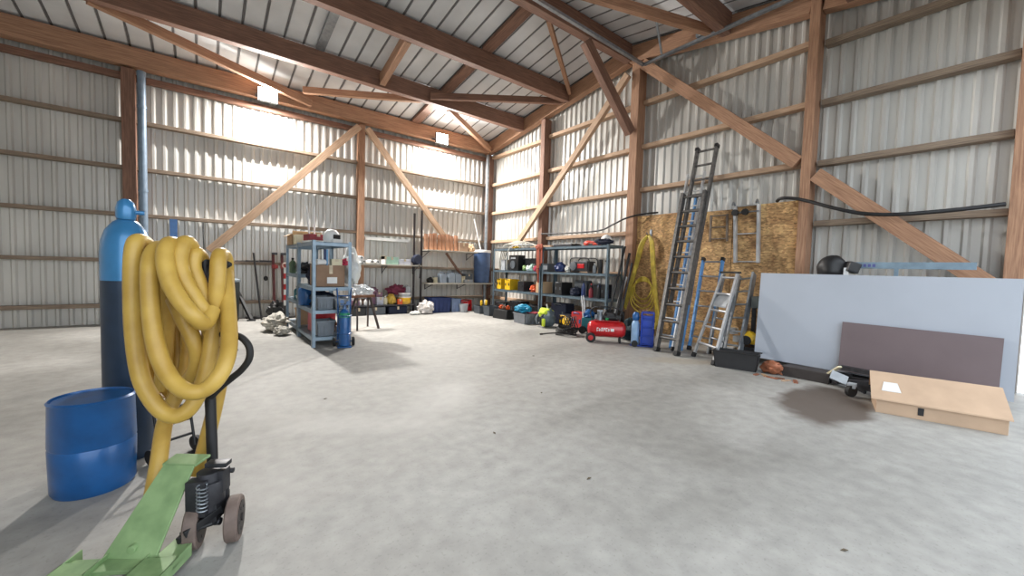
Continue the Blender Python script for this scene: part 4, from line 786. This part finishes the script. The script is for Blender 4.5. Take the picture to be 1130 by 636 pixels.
# pipes leaning at the end of the shelving, by the middle post
for i, (y, r, m, l, H) in enumerate(((-5.74, .022, BLACK, 'black pipe nearest the shelving, leaning on the middle post', 1.85), (-5.8, .03, WHITE, 'white pipe among the black pipes leaning on middle post', 1.2), (-5.86, .028, BLACK, 'thick black pipe right of the white pipe', 1.7), (-5.93, .02, DARKSTEEL, 'grey steel pipe leaning furthest right on middle post', 1.5))):
    stick('leaning_pipe', (-1.0 + .05 * i, y, .0), (-.44, y - .01, H), r, m, l, 'pipe')
bag(-.85, -5.75, 0, (.4, .4, .55), BLACK, 'tall black heap behind the red compressor', 88, 'work_bag', 'bag', .3)
bag(-1.0, -6.35, 0, (.4, .36, .4), mat('dark_teal_cloth', (30, 52, 58), .8), 'dark teal bag behind the compressor right end', 89, 'work_bag', 'bag', .3)

# ================================================================ RIGHT WALL: BOARDS, LADDERS
def osb():
    m = bpy.data.materials.new('particle_board'); m.use_nodes = True; nt = m.node_tree; N = nt.nodes; L = nt.links; b = N['Principled BSDF']; b.inputs['Roughness'].default_value = .8
    tc = N.new('ShaderNodeTexCoord'); n = N.new('ShaderNodeTexNoise'); n.inputs['Scale'].default_value = 2.6; n.inputs['Detail'].default_value = 4; n.inputs['Distortion'].default_value = 1.4; L.new(tc.outputs['Object'], n.inputs['Vector'])
    v = N.new('ShaderNodeTexVoronoi'); v.inputs['Scale'].default_value = 22; mp = N.new('ShaderNodeMapping'); mp.inputs['Scale'].default_value = (1, 1, 2.2); mp.inputs['Rotation'].default_value = (.6, 0, 0); L.new(tc.outputs['Object'], mp.inputs['Vector']); L.new(mp.outputs[0], v.inputs['Vector'])
    r = N.new('ShaderNodeValToRGB'); e = r.color_ramp.elements; e[0].position = .25; e[0].color = (*lin((132, 94, 60)), 1); e[1].position = .7; e[1].color = (*lin((208, 170, 118)), 1); L.new(n.outputs['Fac'], r.inputs[0])
    x = N.new('ShaderNodeMix'); x.data_type = 'RGBA'; x.blend_type = 'OVERLAY'; x.inputs[0].default_value = .45; L.new(r.outputs[0], x.inputs[6]); sp = N.new('ShaderNodeSeparateColor'); L.new(v.outputs['Color'], sp.inputs[0]); L.new(sp.outputs[0], x.inputs[7]); L.new(x.outputs[2], b.inputs['Base Color']); return m
OSB = osb()
for i, (y0, y1, z1, lab) in enumerate(((-5.83, -6.85, 2.5, 'leftmost large particle board sheet, behind the hung yellow hose'), (-6.86, -7.78, 2.46, 'middle particle board sheet behind the tall ladders'), (-7.79, -8.79, 2.5, 'rightmost particle board sheet, behind the hung silver ladder'))):
    single('particle_board_sheet', MB().bb((-.155 - .003 * i, y1, .0), (-.137 - .003 * i, y0, z1)), OSB, lab, 'board')

def ladder(name, label, F0, F1, T0, T1, n, m, rail=(.07, .028), rung=.015, rm=None, feet=None, cap=None, start=.25):
    """rails F0-T0 and F1-T1; rungs between them"""
    F0, F1, T0, T1 = map(V, (F0, F1, T0, T1)); o = (F0 + F1) / 2; o.z = min(F0.z, F1.z)
    t = thing(name, label, 'ladder', o)
    for a, b in ((F0, T0), (F1, T1)):
        rl = MB().bar(a - o, b - o, rail[1], rail[0], up=(1, 0, .2)).build('rail', m, t)
        if feet: MB().bar(a - o - (b - a).normalized() * .0, a - o + (b - a).normalized() * .07, rail[1] + .016, rail[0] + .016, up=(1, 0, .2)).build('foot', feet, rl)
        if cap: MB().bar(b - o - (b - a).normalized() * .06, b - o, rail[1] + .016, rail[0] + .016, up=(1, 0, .2)).build('end_cap', cap, rl)
    L = (T0 - F0).length
    for i in range(n):
        k = (start + i * (L - start * 1.3) / (n - 1)) / L
        MB().cyl(F0.lerp(T0, k) - o, F1.lerp(T1, k) - o, rung, n=10).build('rung', rm or m, t, smooth=True)
    return t
ladder('extension_ladder', 'tall dark weathered ladder, upper section reaching highest up the wall', (-1.22, -7.3, .8), (-1.22, -7.6, .8), (-.28, -7.15, 3.62), (-.28, -7.5, 3.62), 10, OLDALU, rail=(.08, .04), rung=.02, cap=BLACK)
ladder('extension_ladder', 'tall dark weathered ladder, lower section standing on the floor', (-1.56, -7.28, 0), (-1.6, -7.66, 0), (-.62, -7.1, 2.75), (-.62, -7.5, 2.75), 10, OLDALU, rail=(.1, .05), rung=.024, feet=BLACK)
ladder('aluminium_ladder', 'bright silver ladder directly behind the tall dark ladder', (-1.3, -7.1, 0), (-1.3, -7.42, 0), (-.2, -6.94, 3.2), (-.2, -7.26, 3.2), 11, mat('bright_aluminium', (206, 208, 210), .35, .5), rail=(.06, .03), feet=BLACK)
BL = mat('light_blue_fibreglass', (92, 148, 204), .45, 0, .1)
ladder('step_ladder', 'light blue ladder with black end caps right of the tall ladder', (-.95, -7.52, 0), (-.95, -7.86, 0), (-.4, -7.42, 1.6), (-.4, -7.76, 1.6), 6, BL, rail=(.07, .03), rm=ALU, feet=BLACK, cap=BLACK)
ladder('narrow_ladder', 'narrow blue ladder seen between the rails of the tall dark ladder', (-1.1, -7.26, 0), (-1.1, -7.46, 0), (-.34, -7.2, 2.75), (-.34, -7.4, 2.75), 9, BL, rail=(.06, .03), rm=ALU, cap=BLACK)
t = ladder('step_ladder', 'silver step ladder with platform leaning right of the blue ladder', (-1.42, -7.84, 0), (-1.74, -8.3, 0), (-.86, -7.98, 1.33), (-.96, -8.24, 1.33), 5, mat('bright_aluminium', (206, 208, 210), .35, .5), rail=(.055, .03), rung=.018, feet=BLACK)
o = t.location
MB().bar(V((-.85, -7.95, 1.345)) - o, V((-.97, -8.27, 1.345)) - o, .08, .03).build('top_cap', BLACK, t, bevel=.004)
for q, w_ in (((-1.08, -7.9, .02), (-.82, -7.98, 1.32)), ((-1.3, -8.24, .02), (-.93, -8.25, 1.32))): MB().bar(V(q) - o, V(w_) - o, .025, .05, up=(1, 0, .2)).build('rear_rail', ALU, t)
for k in (.2, .45, .7): MB().cyl(V((-1.08, -7.9, .02)).lerp(V((-.82, -7.98, 1.32)), k) - o, V((-1.3, -8.24, .02)).lerp(V((-.93, -8.25, 1.32)), k) - o, .012).build('rear_rung', ALU, t, smooth=True)
MB().prism([V((-1.08, -7.93, .8)) - o, V((-1.26, -8.22, .8)) - o, V((-1.1, -8.24, 1.0)) - o, V((-.94, -7.96, 1.0)) - o], (0, 0, .02)).build('platform', LGREY, t)
t = ladder('step_ladder', 'old silver step ladder folded behind the platform ladder', (-1.2, -8.16, 0), (-1.2, -8.42, 0), (-.52, -8.09, 1.3), (-.52, -8.31, 1.34), 6, GALV, rail=(.12, .03), rm=ALU)
# hung ladder with roller hooks
t = ladder('roof_ladder', 'short silver ladder hung flat on the particle board', (-.2, -7.88, 1.52), (-.2, -8.24, 1.52), (-.2, -7.83, 2.5), (-.2, -8.2, 2.5), 3, mat('bright_aluminium', (206, 208, 210), .35, .5), rail=(.06, .045), rung=.011, start=.02)
o = t.location
for y in (-7.86, -8.02):
    MB().lathe([(.015, -.02), (.055, -.02), (.055, .02), (.015, .02)], V((-.27, y, 2.38)) - o, 20, (1, 0, 0)).build('roller', BLACK, t, smooth=True)
MB().cyl(V((-.25, -7.82, 2.38)) - o, V((-.25, -8.22, 2.38)) - o, .012).build('roller_axle', GALV, t, smooth=True)
MB().tube([V(q) - o for q in ((-.2, -7.83, 2.5), (-.28, -7.83, 2.56), (-.34, -7.84, 2.5))], .014, 8).build('hook', ALU, t, smooth=True); MB().tube([V(q) - o for q in ((-.2, -8.2, 2.5), (-.28, -8.2, 2.56), (-.34, -8.21, 2.5))], .014, 8).build('hook', ALU, t, smooth=True)
ladder('ladder_rack', 'dull brown grey rack hung between tall ladder and short silver ladder', (-.2, -7.42, 1.9), (-.2, -7.72, 1.9), (-.2, -7.42, 2.38), (-.2, -7.7, 2.38), 3, mat('dull_brown_steel', (132, 118, 104), .6, .3), rail=(.04, .03), rung=.012, start=.05)

# hung yellow hose
mb = MB()
for k in range(4):
    e = .022 * k; mb.tube([(-.24, -6.17, 2.06 + .01 * k), (-.26 - .01 * k, -6.08 + e, 1.9), (-.27, -5.93 + e, 1.35), (-.28 - .01 * k, -5.78 + e, .75), (-.3, -5.72 + e, .5 + .03 * k)], .019, 8)
    mb.tube([(-.24, -6.17, 2.06 + .01 * k), (-.28, -6.25 - e, 1.9), (-.3, -6.33 - e, 1.3), (-.32 - .01 * k, -6.45 - e, .7), (-.36, -6.5 - e, .22 + .03 * k), (-.34, -6.35, .2 + .04 * k), (-.3, -6.28, .4)], .019, 8)
    c = V((-.3, -6.13, .98 - .06 * k)); r = .2 + .03 * k
    mb.tube([(c.x - .012 * (j % 2), c.y + r * math.cos(j * PI / 6), c.z + r * 1.15 * math.sin(j * PI / 6)) for j in range(12)], .014, 8, 4, closed=True)
single('garden_hose', mb, YTHIN, 'thin yellow hose hung in long loops on the particle board', 'hose', smooth=True)
t = thing('wall_hook', 'small steel hook holding the thin yellow hose', 'hook', (-.155, -6.17, 2.1)); MB().box((-.008, 0, .03), (.012, .05, .14)).build('plate', GALV, t); MB().tube([(-.01, 0, 0), (-.1, 0, -.02), (-.16, 0, .03)], .01, 8).build('hook_arm', GALV, t, smooth=True)
# blue caged bottle cart
t = thing('gas_bottle_cart', 'blue wire cart with pale blue gas bottle left of the tall ladders', 'gas cart', (-1.38, -6.86, 0), math.radians(-58))
mb = MB(); BCG = mat('deep_blue_paint', (28, 66, 172), .4)
for x in (-.0, .2):
    for y in (-.12, .12): mb.cyl((x, y, .03), (x, y, .6), .012)
for z in (.05, .2, .35, .5, .6):
    for a, b in (((0, -.12), (.2, -.12)), ((.2, -.12), (.2, .12)), ((.2, .12), (0, .12)), ((0, .12), (0, -.12))): mb.cyl((*a, z), (*b, z), .009)
mb.bb((.015, -.1, .06), (.19, .1, .54)); mb.build('cage', BCG, t, smooth=True)
MB().lathe([(.06, .02), (.07, .03), (.07, .38), (.05, .44), (.025, .46)], (-.1, -.03, 0), 24).build('bottle', mat('pale_blue_paint', (138, 172, 208), .35), t, smooth=True)
MB().lathe([(.05, .46), (.06, .48), (.06, .56), (.03, .6)], (-.1, -.03, 0), 20).build('valve_guard', BLUE, t, smooth=True); mb = MB(); mb.bb((-.18, -.12, .01), (.22, .12, .025)); mb.build('base_plate', BCG, t)
for y in (-.14, .14): MB().lathe([(.02, -.015), (.055, -.015), (.055, .015), (.02, .015)], (-.1, y, .055), 20, (0, 1, 0)).build('wheel', RUBBER, t, smooth=True)

# black trough, grey cabinet, yellow machine
t = thing('rubber_trough', 'long black trough on the floor under the silver step ladder', 'trough', (-1.62, -8.56, 0), math.radians(-75))
mb = MB(); a, b, h = .25, .13, .24
for s in (-1, 1): mb.prism([(-a, s * b * .8, 0), (a, s * b * .8, 0), (a + .03, s * b, h), (-a - .03, s * b, h)], (0, -s * .012, 0)); mb.prism([(s * a, -b * .8, 0), (s * a, b * .8, 0), (s * (a + .03), b, h), (s * (a + .03), -b, h)], (-s * .012, 0, 0))
mb.bb((-a, -b * .8, 0), (a, b * .8, .012)); mb.build('body', mat('trough_black', (44, 44, 46), .6), t); mb = MB(); [mb.bb((-a - .045, s * b - .01, h - .015), (a + .045, s * b + .02, h)) for s in (-1, 1)]; mb.build('rim', BLACK, t)
t = thing('steel_cabinet', 'low grey steel workbench behind the leaning white board', 'workbench', (-.5, -8.96, 0))
MB().bb((-.26, -.58, .8), (.22, .58, .98)).build('drawer_case', mat('grey_green_steel', (104, 110, 108), .5, .2), t, bevel=.006)
for x, y in ((-.23, -.54), (-.23, .54), (.18, -.54), (.18, .54)): MB().bb((x - .025, y - .025, 0), (x + .025, y + .025, .8)).build('leg', DARKSTEEL, t)
MB().bb((-.24, -.56, .18), (.2, .56, .2)).build('lower_shelf', DARKSTEEL, t); MB().bb((-.27, .05, .88), (-.26, .45, .91)).build('drawer_handle', GALV, t)
t = thing('yellow_machine', 'yellow and black small engine beside the left edge of the white board', 'machine', (-.9, -8.44, .22))
MB().blob((0, 0, .12), (.2, .22, .22), .15, 2.2, 5).build('cowling', YEL, t, smooth=True); MB().lathe([(.02, 0), (.07, .01), (.07, .03)], (-.1, 0, .1), 20, (-1, 0, 0)).build('recoil', BLACK, t, smooth=True)
t0 = toolcase(-.9, -8.44, 0, (.24, .22, .22), BLACK, DGREY, 'black box on the floor carrying the yellow small engine')
for i, (y, z) in enumerate(((-8.02, .32), (-8.12, .2), (-8.02, .06))): carton(-.5, y, z if z > .1 else 0, (.14, .12, .1), WHITE, ['white small pack, top one behind the step ladder', 'white small pack, middle one behind the step ladder', 'white small pack on the floor behind the step ladder'][i])

# leaning boards
WB = mat('white_panel', (176, 183, 194), .45, 0, .02, 2)
t = single('white_board', MB().bb((-.011, -2.4, 0), (.011, 0, 1.25)), WB, 'large plain white board leaning in front of the right wall', 'board', (-1.06, -8.58, .1)); t.rotation_euler = (0, math.radians(4), 0)
t = single('brown_board', MB().bb((-.01, -1.3, 0), (.01, 0, .62)), mat('grey_brown_panel', (116, 103, 106), .45, 0, .04, 3), 'grey brown board leaning against the front of the white board', 'board', (-1.12, -9.58, .13)); t.rotation_euler = (math.radians(.5), math.radians(4), 0)
# the steel frame and clutter below the boards
t = thing('trailer_frame', 'black steel frame with caster wheels carrying the leaning boards', 'frame', (-1.1, -10.15, 0))
for x in (-.1, .28): MB().bar((x, .72, .09 - .035), (x, -.7, .09 - .035), .06, .07).build('side_rail', BLACK, t, bevel=.004)
mb = MB(); [mb.bar((-.45, y, .055), (.3, y, .055), .05, .05) for y in (.5, -.05, -.6)]; mb.build('cross_rail', DARKSTEEL, t)
for y in (.1, -.12):
    wl = MB().lathe([(.02, -.02), (.065, -.02), (.065, .02), (.02, .02)], (-.78 - .02 * y, y + .18, .065), 20, (.5, 1, 0)).build('caster_wheel', RUBBER, t, smooth=True); MB().box((-.76, y + .18, .12), (.09, .07, .05)).build('caster_fork', LGREY, wl)
mb = MB(); mb.bar((-.25, .7, .06), (-.75, -.1, .1), .06, .06); mb.bar((-.3, .5, .22), (-.5, -.2, .24), .07, .05); mb.bar((-.6, .35, .12), (-.72, -.1, .2), .06, .05); mb.bar((-.4, .35, .08), (-.62, -.15, .2), .05, .05); mb.bar((-.3, .55, .1), (-.55, .2, .03), .03, .04); mb.bar((-.45, .1, .18), (-.68, -.5, .1), .05, .04); mb.build('loose_bar', DARKSTEEL, t)
single('metal_plate', MB().box((0, 0, 0), (.12, .16, .012), rx=.5, ry=-.7), LGREY, 'pale tilted metal plate among the black frame bars', 'plate', (-1.8, -9.74, .17))
single('timber_offcut', MB().bar((0, 0, 0), (-.2, -.2, .2), .04, .02), CREAM, 'cream thin offcut sticking out under the white board', 'offcut', (-1.4, -9.5, .06))
COP = mat('copper_scrap', (176, 112, 82), .5, .3, .3, 14)
rnd = random.Random(5)
for i in range(6):
    l = .1 + .03 * (i % 3)
    single('wood_scrap', MB().box((0, 0, .006), (l, .035 + .01 * (i % 2), .012), rz=.7 * i), [COP, CARD, COP, BROWN, WOODP, COP][i], ['reddish scrap at the left end of the pile under the white board', 'pale card scrap in the pile under the white board', 'reddish scrap in the middle of the pile under the white board', 'brown scrap in the pile under the white board', 'pale wooden scrap in the pile under the white board', 'reddish scrap at the right end of the pile under the white board'][i], 'scrap', (-1.78 + .05 * (i % 2), -8.88 - .085 * i, .0), group='scraps under the white board')
single('kindling_heap', MB().blob((0, 0, .08), (.18, .26, .18), .3, 3, 4), COP, 'reddish brown heap under the left end of the white board', 'scrap heap', (-1.52, -8.97, 0), smooth=True)
single('dark_tote', MB().bb((-.1, -.26, 0), (.14, .24, .13)), mat('dark_brown_tote', (62, 56, 54), .7), 'dark low box in the shade under the white board', 'box', (-1.4, -9.32, 0), bevel=.008)
# cardboard box at the right
t = thing('cardboard_box', 'beige cardboard box lying on the floor at the right end of the boards', 'box', (-1.95, -10.45, 0), math.radians(14))
FC = mat('beige_cardboard', (192, 164, 138), .85, 0, .06, 5)
MB().bb((-.28, -.46, 0), (.26, .38, .15)).build('body', FC, t, bevel=.004)
mb = MB(); mb.prism([(-.3, -.48, .13), (-.3, .42, .13), (.02, .42, .34), (.02, -.48, .34)], (.006, 0, .012)); mb.build('lid_flap', FC, t)
mb = MB(); mb.prism([(.02, -.48, .34), (.02, .42, .34), (.27, .4, .15), (.27, -.46, .15)], (0, 0, .006)); mb.build('lid_flap', FC, t)
MB().bb((-.284, .05, .04), (-.279, .09, .11)).build('hand_hole', BLACK, t); mb = MB(); mb.prism([(-.2, .2, .205), (-.2, .34, .205), (-.1, .32, .272), (-.1, .22, .272)], (0, 0, .004)); mb.build('tape', WHITE, t)

# on and above the white board
t = thing('welding_helmet', 'black welding helmet resting above the white board top edge', 'helmet', (-.62, -9.34, .98), .3)
MB().blob((0, 0, .44), (.28, .36, .38), .1, 1.6, 6, 28, 18, False).build('shell', BLACK, t, smooth=True); MB().box((-.1, -.19, .47), (.14, .14, .14), rz=.4, rx=.3).build('visor', BLACK, t, bevel=.02)
MB().bb((-.08, -.1, 0), (.08, .1, .28)).build('stand_block', DARKSTEEL, t); MB().box((-.15, -.13, .4), (.02, .05, .13)).build('white_strap', WHITE, t)
t = thing('straightedge', 'pale blue grey metal straightedge with violet markings on the right wall', 'straightedge', (-.6, -9.44, 1.44))
MB().bb((-.012, -1.2, 0), (.012, 0, .085)).build('bar', mat('blue_grey_metal', (136, 158, 174), .4, .3), t, bevel=.002)
mb = MB(); [mb.bb((-.0135, -.13 - i * .045 - .03, .022), (-.012, -.13 - i * .045, .06)) for i in range(5)]; mb.build('marking', mat('violet_print', (92, 96, 156), .6), t)
MB().bb((-.01, -.56, -.46), (.01, -.52, 0)).build('leg', mat('blue_grey_metal', (136, 158, 174)), t)
# cables and pipes along the right wall
single('black_cable', MB().tube([(-.36, -3.0, 2.26), (-.37, -3.82, 2.23), (-.37, -4.93, 2.23), (-.42, -5.4, 2.34), (-.42, -5.7, 2.44), (-.3, -6.0, 2.515), (-.22, -6.35, 2.53)], .018, 10), BLACK, 'black cable running along the right wall rail and over the middle post', 'cable', smooth=True)
single('black_pipe', MB().tube([(-.3, -8.5, 2.5), (-.4, -8.6, 2.52), (-.42, -8.85, 2.47), (-.52, -9.3, 2.28), (-.52, -9.6, 2.18), (-.5, -9.95, 2.14), (-.4, -10.4, 2.16), (-.3, -10.8, 2.2)], .025, 10), BLACK, 'thick black pipe sagging across the tin wall above the white board', 'pipe', smooth=True)
# galvanised rail under the roof by the middle post
t = thing('cable_tray', 'grey galvanised rail running beside the ridge beam and along the gable', 'rail', (0, 0, 0))
RL = [(-3.6, -5.95, 5.62), (-.42, -6.0, 5.52)]
MB().bar(RL[0], RL[1], .06, .05).build('ridge_rail', GALV, t); MB().bar((-.42, -6.02, 5.52), (-.52, -8.62, 5.5 - .03), .06, .05, up=(0, 0, 1)).build('gable_rail', GALV, t)
MB().bar((-.5, -6.45, 5.53), (-1.0, -6.6, 6.02), .035, .035).build('hanger', GALV, t); MB().box((-.5, -7.2, 5.56), (.08, .12, .06)).build('clip', GALV, t)

# small leaves and chips on the open floor
LEAF = mat('dry_leaf', (92, 80, 62), .9)
for i, (x, y) in enumerate(((-5.62, -9.36), (-5.71, -8.46), (-5.11, -10.51), (-4.7, -7.9), (-3.6, -6.5), (-6.6, -6.9))):
    single('dry_leaf', MB().prism([(-.022, 0, 0), (-.004, -.009, .003), (.022, 0, .002), (.002, .01, .004)], (0, 0, .0012)), LEAF, ['dry leaf on the concrete in the foreground centre', 'dry leaf on the concrete below the picture centre', 'dry leaf on the concrete at the lower right', 'dry leaf on the concrete in the middle of the floor', 'dry leaf on the concrete towards the red compressor', 'dry leaf on the concrete right of the pallet truck'][i], 'leaf', (x, y, .001), i * 1.3)
